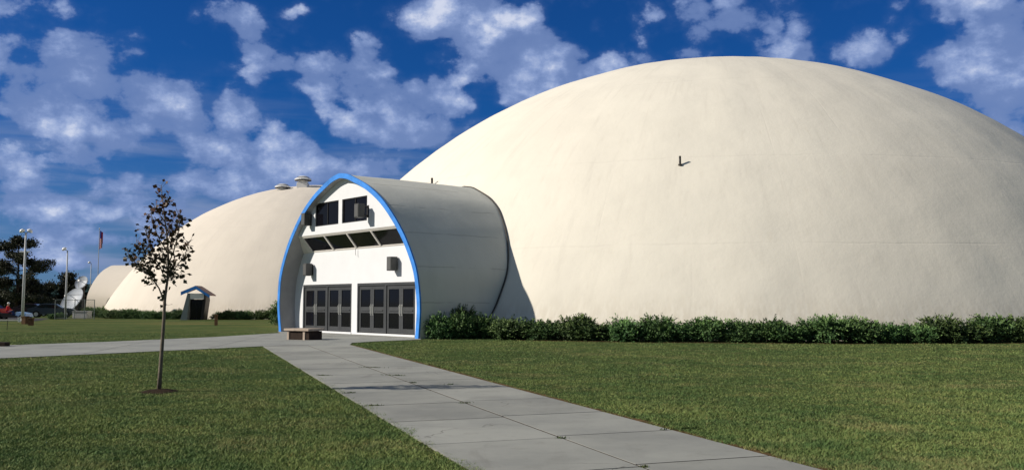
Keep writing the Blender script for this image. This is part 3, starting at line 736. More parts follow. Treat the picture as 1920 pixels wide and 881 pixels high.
# ------------------------------------------------------------------ lamp posts, flagpole, fence, stakes
def lamp_post(base, h, label, r=.11, heads=2, dirs=-1):
    e = tag(empty('lamp_post', base), label, 'lamp post', 'lamp posts on the left lawn')
    b = MB(); b.tube([(0, 0, 0), (0, 0, h)], [r * 1.25, r * .7], 12); b.lathe([(r * 2, 0), (r * 2, .12), (r * 1.3, .2)], 12); b.build('pole', 'pole', e, True)
    for k in range(heads):
        sx = dirs if k == 0 else -dirs
        m3 = Matrix.Translation((sx * .32, 0, h + .14)) @ Matrix.Rotation(sx * R(35), 4, 'Y')
        b = MB(); b.lathe([(.05, .14), (.14, .10), (.22, -.02), (.22, -.06), (.12, -.12), (.001, -.15)], 16, m3); hd = b.build('lamp_head', 'lampw', e, True)
        b = MB(); b.tube([(0, 0, h - .05), (sx * .2, 0, h + .06)], .03, 6); b.build('arm', 'darkmetal', hd)
    return e
M['pole'] = mat('pole_paint', (.55, .57, .60), .6, .3, var=.15, vscale=2)
M['lampw'] = mat('lamp_head_white', (.85, .87, .9), .3, .5)
lp = lamp_post(gnd(42, 603), 7.0, 'tallest pale lamp post with a crossbar, in front of the big dark tree', .095, 2)
b = MB(); b.quadbox((-.42, -.05, 5.42), (.34, .05, 5.54), bev=.01); b.build('crossbar', 'pole', lp)
lamp_post(gnd(122, 598), 6.25, 'slim pale lamp post standing just left of the satellite dishes', .08, 1)
lamp_post(Vector((-65.0, 140, 0)), 7.55, 'far lamp post whose head shows above the satellite dishes', .07, 1)
e = tag(empty('flagpole', (-63.9, 140, 0)), 'thin flagpole rising behind the pale vaulted building', 'flagpole')
b = MB(); b.tube([(0, 0, 0), (0, 0, 12.8)], [.07, .035], 8); b.ball((0, 0, 12.9), .1, 8); b.build('pole', 'galv', e)
fl = tag(empty('flag', (-63.9, 140, 12.6)), 'red white and blue striped flag hanging limp on the flagpole', 'flag')
def flag_part(name, m, x0, x1, z0, z1):
    b = MB(); cols = []; n = 8
    for i in range(n + 1):
        x = x0 + (x1 - x0) * i / n; y = .10 * math.sin(x * 16)
        cols.append([b.b.verts.new((x, y + dy, z)) for z in (z0 - x * .3, z1 - x * .3) for dy in (0, .015)])
    for a, c in zip(cols, cols[1:]):
        for k in ((0, 1), (1, 3), (3, 2), (2, 0)): b.b.faces.new((a[k[0]], a[k[1]], c[k[1]], c[k[0]]))
    b.b.faces.new((cols[0][0], cols[0][1], cols[0][3], cols[0][2])); b.b.faces.new((cols[-1][2], cols[-1][3], cols[-1][1], cols[-1][0]))
    b.build(name, m, fl)
flag_part('canton', 'navy', .05, .36, -1.15, 0)
for k in range(5): flag_part('red_stripe', 'red', .05 + .09 * k, .10 + .09 * k, -2.9 + .08 * k, -1.15); 
for k in range(4): flag_part('white_stripe', 'cloth', .10 + .09 * k, .14 + .09 * k, -2.8 + .08 * k, -1.15)
flag_part('red_stripe', 'red', .36, .52, -1.9, -.1)
M['fencewire'] = mat('fence_wire', (.13, .16, .16), .6, .3, var=.1)
# chain link enclosure round the dishes
e = tag(empty('chain_link_fence', gnd(92, 599)), 'grey chain link fence around the satellite dishes', 'fence')
fa = gnd(92, 597.5); fbp = gnd(163, 597.5); L = (fbp - fa).length
hgt = 1.75
nP = 4
for k in range(nP + 1):
    x = L * k / nP; b = MB(); b.tube([(x, 1, 0), (x, 1, hgt)], .035, 6); b.build('post', 'fencewire', e)
b = MB(); b.tube([(0, 1, hgt), (L, 1, hgt)], .025, 6); b.tube([(0, 1, .1), (L, 1, .1)], .02, 6); b.build('rail', 'fencewire', e)
b = MB(); st = .16; k = -hgt
while k < L:
    for sgn in (0, 1):
        a = (k, 0) if not sgn else (k, hgt); c = (k + hgt, hgt) if not sgn else (k + hgt, 0)
        x0, z0 = a; x1, z1 = c
        if x0 < 0: t = -x0 / (x1 - x0); z0 += (z1 - z0) * t; x0 = 0
        if x1 > L: t = (L - x0) / (x1 - x0); z1 = z0 + (z1 - z0) * t; x1 = L
        b.tube([(x0, 1, z0), (x1, 1, z1)], .006, 3, False)
    k += st
b.build('wire_mesh', 'fencewire', e)
def post(name, px, py, w, h, m, label, cat):
    g = gnd(px, py); e = tag(empty(name, g, rnd.uniform(-.3, .3)), label, cat)
    b = MB(); b.quadbox((-w / 2, -w / 2, -.02), (w / 2, w / 2, h - .08), bev=.01); b.build('shaft', m, e)
    b = MB(); b.quadbox((-w * .6, -w * .6, h - .08), (w * .6, w * .6, h), bev=.015); b.build('cap', m, e); return e
post('bollard_light', 405, 610, .17, .72, 'wood', 'short brown wooden bollard on the lawn in front of the smaller dome hedge', 'bollard')
post('wooden_post', 58, 610, .26, .50, 'wood', 'dark squat wooden post right of the tallest lamp post', 'post')
post('wooden_post', 47, 607.5, .34, .55, 'wood', 'wide brown post at the foot of the tallest lamp post', 'post')
post('marker_post', 36, 603.5, .16, .36, 'whitemetal', 'short white marker post beside the parking kerb', 'marker post')
g = gnd(13, 618); b = MB(); b.tube([(0, 0, -.02), (.02, 0, .52)], .016, 6); st_ = b.build('stake', 'darkmetal'); st_.location = g; tag(st_, 'thin dark stake in the lawn near the left edge', 'stake')
g = gnd(300, 618 + 22); b = MB()
# ------------------------------------------------------------------ bench at the entrance
bo = gnd(573, 635.5); bn = tag(empty('bench', (bo.x + .05, bo.y + .3, 0.012), 0), 'low slab bench with pale legs and a dark core for the shade beneath, on the concrete by the left arch foot', 'bench')
BR = Matrix.Rotation(R(-6), 4, 'Z')
b = MB(); B_ = Vector((-8.07, 36.1, 0)); ux = Vector((.85, -.53, 0)); ux.normalize(); uy = Vector((-ux.y, ux.x, 0))
def bl(u, v, z): 
    w = B_ + ux * u + uy * v; return Vector((w.x - bn.location.x, w.y - bn.location.y, z - .012))
BM = Matrix((( ux.x, uy.x, 0, B_.x - bn.location.x), (ux.y, uy.y, 0, B_.y - bn.location.y), (0, 0, 1, -.012), (0, 0, 0, 1)))
b.quadbox((-1.36, 0, .37), (0, .92, .46), BM, bev=.012); b.build('seat', 'benchconc', bn)
b = MB(); b.quadbox((-1.12, .10, .0), (-.06, .84, .355), BM, bev=.01); b.build('shade_core', 'benchdark', bn)  # dark core between the legs stands in for shade below the seat
for u0 in (-.36, -1.24):
    b = MB(); b.quadbox((u0, .06, .0), (u0 + .11, .88, .358), BM, bev=.008); b.build('leg', 'benchconc', bn)
# ------------------------------------------------------------------ low dark block at the edge of the left walk
g = gnd(-6, 649.5); b = MB(); b.quadbox((-.9, -.15, 0), (.37, .15, .14), bev=.02); o = b.build('parking_stop', 'benchdark'); o.location = (g.x, g.y, .014); tag(o, 'low dark timber block on the concrete walk at the left edge', 'parking stop')

# ------------------------------------------------------------------ shrubs
def leaf_cloud(centers, dirs, sizes, tint, name, m, asp=.42, rng=None):
    """one quad per leaf: centre, axis, size; numpy arrays"""
    n = len(centers); rng = rng or np.random.default_rng(1)
    d = dirs / (np.linalg.norm(dirs, axis=1, keepdims=True) + 1e-9)
    r = rng.normal(size=(n, 3)); s = np.cross(d, r); s /= (np.linalg.norm(s, axis=1, keepdims=True) + 1e-9)
    L = sizes[:, None] * .5; Wd = L * asp; nrm = np.cross(d, s)
    v0 = centers - d * L; v1 = centers + s * Wd + nrm * L * .12; v2 = centers + d * L; v3 = centers - s * Wd + nrm * L * .12
    V = np.stack([v0, v1, v2, v3], 1).reshape(-1, 3); Fc = np.arange(n * 4).reshape(n, 4); T4 = np.repeat(tint, 4, 0)
    return V, Fc, T4
def shrub_mesh(seed, w, d, h, nspray=260):
    rng = np.random.default_rng(seed); C = []; Dv = []; S = []; T = []
    lob = [(rng.uniform(-.55, .55) * w, rng.uniform(-.4, .4) * d, rng.uniform(.22, .60) * h, rng.uniform(.40, .62)) for _ in range(9)]
    for k in range(nspray):
        lx, ly, lz, lr = lob[rng.integers(len(lob))]
        v = rng.normal(size=3); v[2] = v[2] * .8 + .15; v /= np.linalg.norm(v)
        base = np.array([lx, ly, lz]) + v * np.array([w, d, h * .85]) * lr * rng.uniform(.45, .85)
        base[2] = min(base[2], h)
        if k % 4 == 0: base = np.array([rng.uniform(-.62, .62) * w, rng.uniform(-.6, .6) * d, rng.uniform(.04, .30)])
        if base[2] < .06: base[2] = rng.uniform(.05, .3)
        out = v * .7 + np.array([0, 0, .55]) + rng.normal(size=3) * .35; out /= np.linalg.norm(out)
        Ls = rng.uniform(.16, .40); nL = int(Ls / .028); side = np.cross(out, rng.normal(size=3)); side /= np.linalg.norm(side)
        tipf = rng.random() < .55
        for j in range(nL):
            t = j / max(nL - 1, 1); c = base + out * Ls * t + np.array([0, 0, -.10 * t * t]); sg = 1 if j % 2 else -1
            dd = out * .7 + side * sg * .8 + rng.normal(size=3) * .25
            C.append(c + side * sg * .03); Dv.append(dd); S.append(rng.uniform(.07, .12) * (1.15 - .5 * t))
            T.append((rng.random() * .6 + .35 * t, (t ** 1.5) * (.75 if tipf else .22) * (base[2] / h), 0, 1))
    C = np.array(C); Dv = np.array(Dv); S = np.array(S); T = np.array(T)
    C[:, 2] = np.maximum(C[:, 2], .02)
    V, Fc, T4 = leaf_cloud(C, Dv, S, T, '', '', .5, rng); V[:, 2] = np.maximum(V[:, 2], .005)
    return V, Fc, T4
def make_shrub(seed, w, d, h, nspray=260, name='shrub'):
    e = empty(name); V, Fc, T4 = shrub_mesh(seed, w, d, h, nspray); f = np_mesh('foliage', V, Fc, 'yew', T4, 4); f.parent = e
    b = MB(); r2 = random.Random(seed)
    for k in range(11):
        a = r2.uniform(0, 6.28); l = r2.uniform(.3, .8)
        b.tube([(0.05 * math.cos(a), .05 * math.sin(a), 0), (.4 * l * w * math.cos(a), .4 * l * d * math.sin(a), h * .35), (.75 * l * w * math.cos(a), .7 * l * d * math.sin(a), h * r2.uniform(.6, .85))], [.022, .014, .005], 5)
    b.build('stem', 'barkd', e); return e
protos = [make_shrub(s, .80, .72, .80, 720) for s in (11, 12, 13, 14, 15)]
used = [False] * 5
def put(i, loc, rz, sc, label, group):
    if not used[i]: o = protos[i]; used[i] = True
    else: o = copy_tree(protos[i])
    o.location = loc; o.rotation_euler = (0, 0, rz); o.scale = sc; return tag(o, label, 'shrub', group)
r3 = random.Random(5)
cnt = 0
# hedge along the large dome, following its foot
ang = R(-117.5); RR = 30.75
ORD = 'first second third fourth fifth sixth seventh eighth ninth tenth eleventh twelfth thirteenth fourteenth fifteenth sixteenth seventeenth eighteenth nineteenth twentieth'.split()
ORD += ['twenty-' + w for w in ORD[:9]] + ['thirtieth'] + ['thirty-' + w for w in ORD[:9]]
big_i = 0
while big_i < 29:
    p = D1 + Vector((math.cos(ang), math.sin(ang), 0)) * (RR + r3.uniform(-.12, .12))
    hgt = r3.uniform(.80, 1.22)
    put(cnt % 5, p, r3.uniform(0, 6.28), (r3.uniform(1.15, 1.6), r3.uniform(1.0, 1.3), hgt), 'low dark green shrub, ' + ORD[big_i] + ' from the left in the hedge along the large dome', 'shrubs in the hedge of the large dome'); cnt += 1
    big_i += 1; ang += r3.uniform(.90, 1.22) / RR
def ring_sheet(name, m, C_, r0, r1, a0_, a1_, z, amp):
    mb_ = MB(); prev_ = None; n = 220
    for k in range(n + 1):
        a = a0_ + (a1_ - a0_) * k / n; w = amp * (mnoise.noise(Vector((k * .31, r1, 0))) + .6 * mnoise.noise(Vector((k * 1.1, r1, 3))))
        A_ = mb_.b.verts.new((C_.x + r0 * math.cos(a), C_.y + r0 * math.sin(a), z)); B2_ = mb_.b.verts.new((C_.x + (r1 + w) * math.cos(a), C_.y + (r1 + w) * math.sin(a), z))
        if prev_: mb_.b.faces.new((prev_[0], A_, B2_, prev_[1]))
        prev_ = (A_, B2_)
    tag(mb_.build(name, m), kind='structure')
ring_sheet('dry_grass_fringe', 'edge', D1, 29.0, 31.75, R(-116), R(-40), .005, .14)
ring_sheet('soil', 'soil', D1, 29.0, 31.45, R(-116), R(-40), .010, .10)
# taller ones before the vestibule
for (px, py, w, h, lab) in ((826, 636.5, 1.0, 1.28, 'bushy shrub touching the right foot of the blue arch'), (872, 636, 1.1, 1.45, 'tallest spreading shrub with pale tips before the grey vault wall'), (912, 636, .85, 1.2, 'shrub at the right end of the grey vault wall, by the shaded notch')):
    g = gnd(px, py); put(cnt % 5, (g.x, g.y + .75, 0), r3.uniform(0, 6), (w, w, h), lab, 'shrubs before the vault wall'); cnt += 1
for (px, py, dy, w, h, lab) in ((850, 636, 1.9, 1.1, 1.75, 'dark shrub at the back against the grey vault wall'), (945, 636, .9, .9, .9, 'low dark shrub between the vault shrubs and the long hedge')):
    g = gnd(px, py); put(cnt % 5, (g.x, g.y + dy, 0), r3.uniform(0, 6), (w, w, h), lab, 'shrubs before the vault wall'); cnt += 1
# far hedge along the smaller dome
far_i = 0; RR2 = 25.0; ang = R(-131)
while ang < R(-76):
    p = D2 + Vector((math.cos(ang), math.sin(ang), 0)) * (RR2 + r3.uniform(-.15, .15))
    if not (abs(p.x - pc.x) < 1.1): put(cnt % 5, p, r3.uniform(0, 6.28), (r3.uniform(1.15, 1.4), r3.uniform(1.1, 1.4), r3.uniform(.85, 1.15)), 'small dark shrub, ' + ORD[far_i] + ' from the left in the hedge along the smaller dome', 'shrubs in the hedge of the smaller dome'); cnt += 1; far_i += 1
    ang += r3.uniform(1.1, 1.4) / RR2
for vi, (px, py, Y, w, h) in enumerate(((168, 592, 95, 1.6, 1.2), (186, 592, 94, 1.6, 1.3), (205, 593, 92, 1.5, 1.1), (224, 594, 90, 1.5, 1.0), (243, 595, 88, 1.4, 1.0))):
    p = atY(px, py, Y); put(cnt % 5, (p.x, p.y, 0), r3.uniform(0, 6), (w, w, h), 'small dark shrub before the pale vaulted building, ' + ORD[vi] + ' from the dishes', 'shrubs before the vaulted building'); cnt += 1
g = gnd(518, 610); put(cnt % 5, (g.x + .2, g.y + 1.5, 0), 1.0, (1.5, 1.5, 1.8), 'rounded shrub just behind the left foot of the blue arch', 'shrub by the arch'); cnt += 1
g = gnd(108, 598); put(cnt % 5, (g.x, g.y, 0), 2.0, (1.3, 1.2, .7), 'low dark shrub at the foot of the slim lamp post', 'shrub by the lamp post'); cnt += 1

# ------------------------------------------------------------------ big trees on the left
def big_tree(x, y, h, w, seed, nleaf, leaf, label, open_=.5, trunk=.22, low=.15):
    e = tag(empty('tree', (x, y, 0)), label, 'tree', 'dark trees on the left'); r = random.Random(seed); rng = np.random.default_rng(seed)
    b = MB(); tips = []
    top = Vector((r.uniform(-.3, .3), 0, h * .96))
    b.tube([(0, 0, 0), (.1, 0, h * .35), (r.uniform(-.2, .2), 0, h * .7), top], [trunk, trunk * .7, trunk * .4, .03], 8); tr = b.build('trunk', 'barkd', e, True)
    b = MB(); C = []; nb = int(h * 3.2)
    for k in range(nb):
        t = low + (1 - low) * (k + .5) / nb; a = k * 2.4 + r.uniform(-.4, .4); ln = w * (1 - t) ** .55 * (0.55 + .75 * r.random()) * (1 if t > .3 else .85)
        p0 = Vector((0, 0, h * t * .93)); d = Vector((math.cos(a), math.sin(a), r.uniform(-.05, .45)))
        p1 = p0 + d * ln * .5; p2 = p0 + d * ln + Vector((0, 0, -.12 * ln + r.uniform(-.1, .25) * ln))
        b.tube([p0, p1, p2], [.06, .04, .012], 5)
        for q_ in range(int(4 + ln * 3.5)):
            tt = r.uniform(.3, 1.05); C.append(p0.lerp(p2, tt) + Vector((r.gauss(0, .2), r.gauss(0, .2), r.gauss(0, .13))) * (ln * .28 + .25))
    b.build('branches', 'barkd', tr)
    C = np.array([list(c) for c in C]); idx = rng.integers(0, len(C), nleaf)
    sp_ = .27 * (1 - open_ * .5); P = C[idx] + rng.normal(size=(nleaf, 3)) * np.array([sp_ * 1.3, sp_ * 1.3, sp_ * .7]); P[:, 2] = np.maximum(P[:, 2], .1)
    clr = rng.random(len(C))[idx]
    T = np.stack([clr, (rng.random(nleaf) ** 3) * .7, np.zeros(nleaf), np.ones(nleaf)], 1)
    V, Fc, T4 = leaf_cloud(P, rng.normal(size=(nleaf, 3)) + np.array([0, 0, -.2]), rng.uniform(.6, 1.3, nleaf) * leaf, T, '', '', .6, rng)
    f = np_mesh('crown', V, Fc, 'treeleaf', T4, 4); f.parent = e; return e
g = atY(30, 590, 108)
big_tree(-58.9, 108, 10.0, 5.2, 21, 24000, .22, 'tall open dark tree behind the tallest lamp post', .3, .2, .1)
big_tree(-66.0, 112, 8.4, 4.4, 22, 18000, .26, 'dark tree at the far left edge, shorter than its tall neighbour', .3)
big_tree(-61.5, 116, 4.4, 3.8, 23, 11000, .30, 'squat dark tree filling the gap under the tall tree', .1, .18, .05)
big_tree(-57.5, 120, 4.4, 3.2, 24, 11000, .30, 'low dark tree between the two lamp posts', .1, .18, .05)
big_tree(-58.2, 119, 5.7, 2.6, 25, 7500, .28, 'rounded dark tree directly behind the slim lamp post', .1, .18, .05)
big_tree(-54.5, 123, 4.3, 2.6, 26, 6500, .28, 'dark tree partly hidden by the satellite dishes', .1, .18, .05)
big_tree(-70.0, 122, 4.4, 4.0, 27, 10000, .30, 'low dark tree behind the parked vehicles', .1, .18, .05)
big_tree(-64.5, 124, 3.6, 3.6, 28, 9000, .30, 'lowest dark tree right of the tall tree, beyond the parking lot', .1, .16, .05)

# ------------------------------------------------------------------ young tree on the left lawn
YT = gnd(298, 734); e = tag(empty('young_tree', YT), 'slender young tree with dark reddish leaves on the left lawn', 'tree'); ry = random.Random(3); rngy = np.random.default_rng(3)
def yp(px, py, dy=0): v = atY(px, py, YT.y + dy); return v - YT
main = [(298, 736, 0), (301, 690, 0), (304.5, 640, 0), (307.5, 595, .0), (309, 560, 0), (314, 525, .02), (316, 490, .0), (314, 450, .0), (309, 410, .03), (305, 375, .02), (302, 347, 0)]
b = MB(); b.tube([yp(*p) for p in main], [.040, .034, .030, .027, .026, .020, .017, .014, .011, .008, .004], 9)
tr = b.build('trunk', 'bark', e, True)
BRS = [([(308, 565, 0), (298, 540, -.05), (282, 518, -.1), (262, 500, -.15), (244, 484, -.15), (236, 466, -.15)], .014), ([(310, 552, 0), (316, 522, .05), (330, 500, .12), (346, 480, .15), (356, 452, .15)], .013),
       ([(313, 530, 0), (300, 500, .15), (283, 470, .25), (275, 440, .3), (270, 425, .3)], .012), ([(316, 495, 0), (326, 470, -.15), (334, 440, -.2), (338, 408, -.2), (330, 392, -.2)], .012),
       ([(315, 475, 0), (300, 450, -.15), (288, 425, -.2), (283, 395, -.22)], .011), ([(312, 445, 0), (322, 420, .12), (328, 400, .15)], .009), ([(309, 415, 0), (298, 400, .1), (288, 386, .12)], .008),
       ([(306, 390, 0), (314, 378, -.05), (315, 365, -.05)], .006), ([(316, 500, 0), (330, 520, -.1), (342, 512, -.12)], .008), ([(290, 522, -.08), (272, 505, .1), (255, 478, .2)], .008),
       ([(300, 500, .1), (285, 490, -.1), (262, 470, -.2), (255, 450, -.2)], .009), ([(312, 470, 0), (318, 440, .3), (316, 415, .35)], .009), ([(315, 510, 0), (308, 480, -.3), (300, 455, -.35)], .009), ([(309, 556, 0), (304, 550, .05)], .005), ([(306, 575, 0), (311, 568, .04)], .004)]
b = MB(); LP = []
for pl, r0 in BRS:
    P3 = [yp(*p) for p in pl]; n = len(P3); b.tube(P3, [r0 * (1 - .75 * i / (n - 1)) for i in range(n)], 6)
    for i in range(n - 1):
        sl_ = (P3[i + 1] - P3[i]).length; steps = max(1, int(sl_ / .022))
        for k in range(steps):
            t = (i + k / steps) / (n - 1)
            if t > .22 or len(pl) < 3: LP.append((P3[i].lerp(P3[i + 1], k / steps), (P3[i + 1] - P3[i]).normalized()))
for i in range(5, len(main) - 1):
    P0, P1 = yp(*main[i]), yp(*main[i + 1]); steps = 9
    for k in range(steps): LP.append((P0.lerp(P1, k / steps), (P1 - P0).normalized()))
b2 = MB(); C = []; Dv = []; S = []; T = []
for p, d in LP:
    for _ in range(3 if ry.random() < .35 else (2 if ry.random() < .6 else 1)):
        v = Vector((ry.gauss(0, 1), ry.gauss(0, 1), ry.gauss(.2, .8))).normalized(); L = ry.uniform(.02, .15)
        b.tube([p, p + v * L], [.003, .002], 3, False); c = p + v * (L + .02)
        C.append(list(c)); Dv.append(list(v + Vector((0, 0, -.5)) + d * .4)); S.append(ry.uniform(.06, .105))
        hi = (c.z - 2.4) / 1.2
        T.append((min(1, max(0, ry.random() * .6 + hi * .5)), max(0, ry.random() ** 3 * (.3 + hi * .6)), 0, 1))
for v_ in []: pass
br_ = b.build('branches', 'bark', tr, True); b2.b.free()
V, Fc, T4 = leaf_cloud(np.array(C), np.array(Dv), np.array(S), np.array(T), '', '', .85, rngy)
f = np_mesh('crown', V, Fc, 'redleaf', T4, 4); f.parent = e
# earth ring round the young tree
mb = MB(); n = 40; c0 = mb.b.verts.new((0, 0, .05)); r1 = []; r2_ = []
for k in range(n):
    a = 2 * math.pi * k / n; w = 1 + .25 * mnoise.noise(Vector((math.cos(a) * 2, math.sin(a) * 2, 4)))
    r1.append(mb.b.verts.new((.16 * w * math.cos(a), .20 * w * math.sin(a), .035))); r2_.append(mb.b.verts.new((.31 * w * math.cos(a), .40 * w * math.sin(a), .002)))
for k in range(n):
    j = (k + 1) % n; mb.b.faces.new((c0, r1[k], r1[j])); mb.b.faces.new((r1[k], r2_[k], r2_[j], r1[j]))
o = mb.build('soil', 'soil', smooth=True); o.location = YT; tag(o, kind='structure')

# ------------------------------------------------------------------ vehicles and people by the parking lot
def car(p, rz, paint, label, L=4.4, Wd=1.75, Hh=1.4):
    e = tag(empty('parked_car', p, rz), label, 'car', 'cars in the parking lot')
    def prof(y, inn): return [(-L / 2, y, .3), (-L / 2 + .05, y, .75), (-L / 2 + .35, y, .88), (-.9, y, .92), (-.35, y, Hh - .04), (.9, y, Hh), (1.55, y, .98), (L / 2 - .05, y, .9), (L / 2, y, .5), (L / 2 - .05, y, .3)]
    b = MB(); b.prism(prof(-Wd / 2, 0), (0, Wd, 0)); es = [ed for ed in b.b.edges]; bmesh.ops.bevel(b.b, geom=es, offset=.06, segments=2, affect='EDGES'); b.build('body', paint, e)
    b = MB()
    for y in (-Wd / 2 - .012, Wd / 2 + .002): b.prism([(-.78, y, .93), (-.32, y, Hh - .12), (.85, y, Hh - .1), (1.35, y, .97)], (0, .01, 0))
    b.build('side_window', 'glass', e)
    b = MB(); b.prism([(-.98, -Wd / 2 + .15, .93), (-.46, -Wd / 2 + .22, Hh - .1), (-.46, Wd / 2 - .22, Hh - .1), (-.98, Wd / 2 - .15, .93)], (-.012, 0, .012)); b.build('windscreen', 'palebl', e)
    for x in (-1.35, 1.35):
        for y in (-Wd / 2 + .02, Wd / 2 - .02):
            b = MB(); b.lathe([(.33, -.1), (.34, 0), (.33, .1)], 18, Matrix.Translation((x, y, .33)) @ Matrix.Rotation(math.pi / 2, 4, 'X')); w = b.build('wheel', 'rubber', e)
            b = MB(); b.lathe([(.2, -.112), (.2, .112)], 14, Matrix.Translation((x, y, .33)) @ Matrix.Rotation(math.pi / 2, 4, 'X')); b.build('rim', 'galv', w)
    for y in (-.6, .6):
        b = MB(); b.ball((-L / 2 + .02, y, .66), .09, 10, (.4, 1.4, .8)); b.build('headlight', 'whitemetal', e)
    return e
g = gnd(14, 597); car((g.x - .3, 82, .006), 0, 'carpaint', 'dark maroon parked car seen side on at the far left edge')
car((-47.0, 93, .006), R(200), 'carpaint2', 'dark blue grey parked car right of the tallest lamp post')
car((-52.6, 100, .006), R(190), 'carpaint', 'dark parked car glimpsed between the lamp post and the fence')
# open utility cart with two riders
ct = tag(empty('utility_cart', (-41.9, 76.5, .006), R(4)), 'open utility cart with a pale blue hood by the parking kerb', 'cart')
b = MB(); b.prism([(-1.4, -.6, .25), (-1.4, -.6, .62), (-.2, -.6, .60), (.1, -.6, .42), (.55, -.6, .42), (.75, -.6, .30), (.7, -.6, .25)], (0, 1.2, 0)); b.build('body', 'darkmetal', ct)
b = MB(); b.prism([(.42, -.6, .44), (.50, -.6, .72), (1.25, -.6, .60), (1.38, -.6, .30), (.76, -.6, .28)], (0, 1.2, 0)); b.build('hood', 'palebl', ct)
b = MB(); b.quadbox((-.75, -.55, .625), (-.2, .55, .70), bev=.02); b.quadbox((-.85, -.55, .70), (-.76, .55, 1.0), bev=.02); b.build('seat', 'redp', ct)
for x in (-1.0, .95):
    for y in (-.62, .62):
        b = MB(); b.lathe([(.24, -.08), (.25, 0), (.24, .08)], 16, Matrix.Translation((x, y, .25)) @ Matrix.Rotation(math.pi / 2, 4, 'X')); w = b.build('wheel', 'rubber', ct)
        b = MB(); b.lathe([(.13, -.09), (.13, .09)], 12, Matrix.Translation((x, y, .25)) @ Matrix.Rotation(math.pi / 2, 4, 'X')); b.build('rim', 'galv', w)
b = MB(); b.tube([(.45, -.1, .6), (.2, -.1, .85)], .02, 6); b.build('steering_column', 'darkmetal', ct)
def rider(loc, rz, shirt, hatted, label, lean_=0):
    e = tag(empty('person', loc, rz), label, 'person')
    me = bpy.data.meshes.new('body')
    vs = [(0, 0, .10), (0, 0, .33), (.02, 0, .52), (.03, 0, .60), (.04, 0, .66), (.05, 0, .78),                       # pelvis..head
          (0, .10, .10), (.42, .12, .13), (.52, .12, -.28), (.64, .12, -.33), (0, -.10, .10), (.42, -.12, .13), (.52, -.12, -.28), (.64, -.12, -.33),
          (.0, .19, .50), (.12, .24, .26), (.34, .16, .22), (.0, -.19, .50), (.12, -.24, .26), (.34, -.16, .22)]
    es = [(0, 1), (1, 2), (2, 3), (3, 4), (4, 5), (0, 6), (6, 7), (7, 8), (8, 9), (0, 10), (10, 11), (11, 12), (12, 13), (2, 14), (14, 15), (15, 16), (2, 17), (17, 18), (18, 19)]
    rad = [.13, .13, .13, .06, .06, .095, .09, .065, .045, .04, .09, .065, .045, .04, .06, .045, .032, .06, .045, .032]
    me.from_pydata(vs, es, []); o = bpy.data.objects.new('body', me); COL.objects.link(o); o.parent = e; me.materials.append(M['jeans'])
    sk = o.modifiers.new('skin', 'SKIN'); me.skin_vertices[0].data[0].use_root = True
    for i, r_ in enumerate(rad): me.skin_vertices[0].data[i].radius = (r_, r_)
    ss = o.modifiers.new('sub', 'SUBSURF'); ss.levels = 2; ss.render_levels = 2
    dg = bpy.context.evaluated_depsgraph_get(); m2 = bpy.data.meshes.new_from_object(o.evaluated_get(dg)); o.modifiers.clear(); o.data = m2
    m2.materials.clear()
    for k in ('jeans', shirt, 'skin'): m2.materials.append(M[k])
    for p in m2.polygons:
        c = p.center; p.material_index = 2 if (c.z > .585 or (c.x > .24 and .17 < c.z < .32 and abs(c.y) > .05 and c.z > .19)) else (1 if c.z > .17 and c.x < .3 else 0)
    m2.shade_smooth()
    b = MB(); b.ball((.045, 0, .83), .108, 12, (1, .9, .8)); b.build('cap' if hatted else 'hair', 'cap' if hatted else 'hair', e, True)
    if hatted:
        pass
    return e
rider((-41.9 - .42, 76.35, .62), R(4), 'shirt', True, 'seated person in a red shirt and white cap on the cart')
rider((-43.35, 75.3, .42), R(0), 'cyan', False, 'person in a cyan shirt sitting at the far left edge')
bx = MB(); bx.quadbox((-.3, -.25, 0), (.3, .25, .40), bev=.03); o = bx.build('crate', 'redp'); o.location = (-43.4, 75.3, .006); tag(o, 'red crate used as a seat by the person in cyan', 'crate')

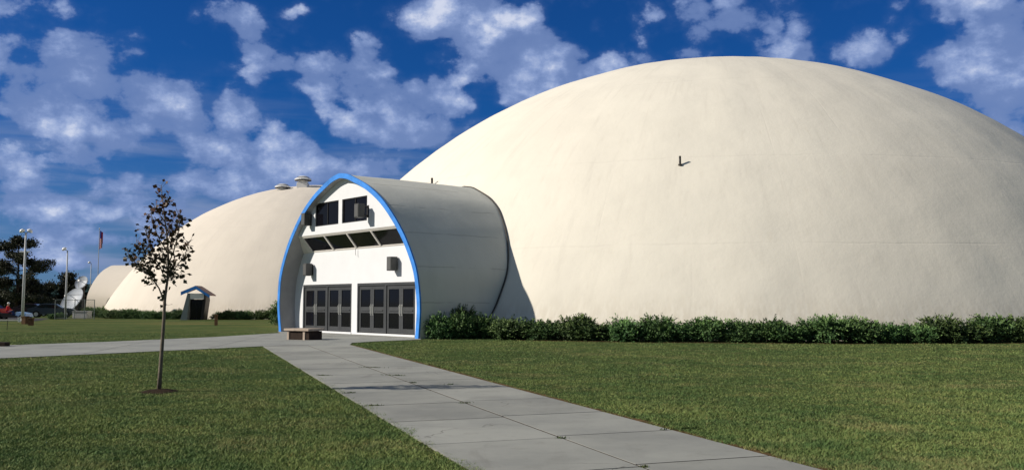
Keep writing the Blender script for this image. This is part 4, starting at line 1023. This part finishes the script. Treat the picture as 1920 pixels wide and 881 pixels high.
# ------------------------------------------------------------------ grass blades on the lawns (one uncountable mass)
def inside(poly, X, Y):
    r = np.zeros(len(X), bool); n = len(poly)
    for i in range(n):
        x0, y0 = poly[i][0], poly[i][1]; x1, y1 = poly[(i + 1) % n][0], poly[(i + 1) % n][1]
        c = ((y0 > Y) != (y1 > Y)) & (X < (x1 - x0) * (Y - y0) / (y1 - y0 + 1e-12) + x0); r ^= c
    return r
rng = np.random.default_rng(42)
def blades(n, y0, y1, hmin, hmax, wfac, px_):
    inv = rng.random(n); Yv = 1 / ((1 / y0) * (1 - inv) + (1 / y1) * inv)       # density falls with distance squared
    Xv = (rng.random(n) * 2 - 1) * (Yv * .62 + 1.5)
    keep = ~inside([(v.x, v.y) for v in AP], Xv, Yv)
    pc_ = Xv * PV.x + Yv * PV.y; qc = Xv * QV.x + Yv * QV.y
    je = .04 * np.sin(qc * 7.1) * np.sin(qc * 2.3) + .035 * np.sin(qc * 23 + 1) * np.sin(qc * 5.7) + rng.normal(size=len(qc)) * .018 - .02
    cl = .08 * np.sin(qc * 1.31 + .4) * np.sin(qc * 3.7) + .045 * np.sin(qc * 9.3 + 2 * np.sin(qc * 2.2)) + .03 * np.sin(qc * 31)
    keep &= ~((pc_ > 2.42 - je + cl) & (pc_ < 5.42 + je + .6 * cl) & (qc < 32.4))
    keep &= ~((((Xv - YT.x) / .24) ** 2 + ((Yv - YT.y) / .30) ** 2) < 1)
    keep &= ~(np.hypot(Xv - D1.x, Yv - D1.y) < 29.6)
    loc = np.stack([Xv - V0.x, Yv - V0.y], 1); a = np.array([math.sin(AL), math.cos(AL)]); t = np.array([math.cos(AL), -math.sin(AL)])
    keep &= ~((loc @ a > -.05) & (np.abs(loc @ t) < 6.3))
    Xv, Yv = Xv[keep], Yv[keep]; n = len(Xv)
    D = np.hypot(Xv, Yv); h = rng.uniform(hmin, hmax, n) * (1 + .35 * np.sin(Xv * 1.3 + 2 * np.sin(Yv * .9)) * np.sin(Yv * 1.1))
    w = np.maximum(.0045, D * wfac) * rng.uniform(.7, 1.3, n); a = rng.random(n) * 6.283; bx_, by_ = np.cos(a) * w, np.sin(a) * w
    ln = rng.normal(size=(n, 2)) * (h * .85)[:, None]
    V = np.zeros((n, 3, 3), np.float32)
    V[:, 0] = np.stack([Xv - bx_, Yv - by_, np.zeros(n)], 1); V[:, 1] = np.stack([Xv + bx_, Yv + by_, np.zeros(n)], 1); V[:, 2] = np.stack([Xv + ln[:, 0], Yv + ln[:, 1], h], 1)
    tn = rng.uniform(.80, 1.14, n); yel = (rng.random(n) < .10) * rng.uniform(.2, 1.0, n)
    T = np.stack([tn * (1 + .7 * yel), tn * (1 + .15 * yel), tn * (1 + .4 * yel), np.ones(n)], 1).astype(np.float32)
    T3 = np.repeat(T, 3, 0)
    T3[2::3, :3] *= 1.12
    return V.reshape(-1, 3), T3
tufts = []
for (px, py, ex, ey, nb) in ((700, 690, .5, .04, 110), (742, 705, .35, .05, 110), (606, 705, .22, .03, 80), (700, 762, .20, .03, 70), (873, 757, .12, .04, 45), (1280, 806, .28, .04, 110), (775, 719, .10, .04, 60), (1206, 878, .05, .04, 40), (655, 738, .12, .03, 50), (845, 722, .1, .03, 40), (1052, 824, .06, .04, 40)):
    g = gnd(px, py); k = rng.normal(size=(nb, 2)) * .5
    dirv = np.array([PV.x, PV.y]) if py not in (690, 705, 719) else np.array([PV.x * .55 - .5 * QV.x, PV.y * .55 - .5 * QV.y])
    per = np.array([-dirv[1], dirv[0]]); P_ = np.array([g.x, g.y]) + k[:, :1] * dirv * ex + k[:, 1:] * per * ey
    hh = rng.uniform(.010, .032, nb); aa = rng.random(nb) * 6.28; w_ = .007; ln_ = rng.normal(size=(nb, 2)) * .012
    tv = np.zeros((nb, 3, 3), np.float32)
    tv[:, 0] = np.stack([P_[:, 0] - np.cos(aa) * w_, P_[:, 1] - np.sin(aa) * w_, np.full(nb, .014)], 1); tv[:, 1] = np.stack([P_[:, 0] + np.cos(aa) * w_, P_[:, 1] + np.sin(aa) * w_, np.full(nb, .014)], 1)
    tv[:, 2] = np.stack([P_[:, 0] + ln_[:, 0], P_[:, 1] + ln_[:, 1], .016 + hh], 1); tufts.append(tv.reshape(-1, 3))
tufts = np.concatenate(tufts); o = np_mesh('weeds', tufts, np.arange(len(tufts)).reshape(-1, 3), 'blade', np.tile(np.array([[.38, .42, .4, 1.]]), (len(tufts), 1)), 3)
tag(o, 'small dark weeds growing in the joints of the footpath', 'weeds', kind='stuff')
V, T3 = blades(720000, 6.8, 46, .010, .034, .00029, 0)
o = np_mesh('grass', V, np.arange(len(V)).reshape(-1, 3), 'blade', T3, 3)
tag(o, 'short mown green grass covering the lawns', 'grass', kind='stuff')
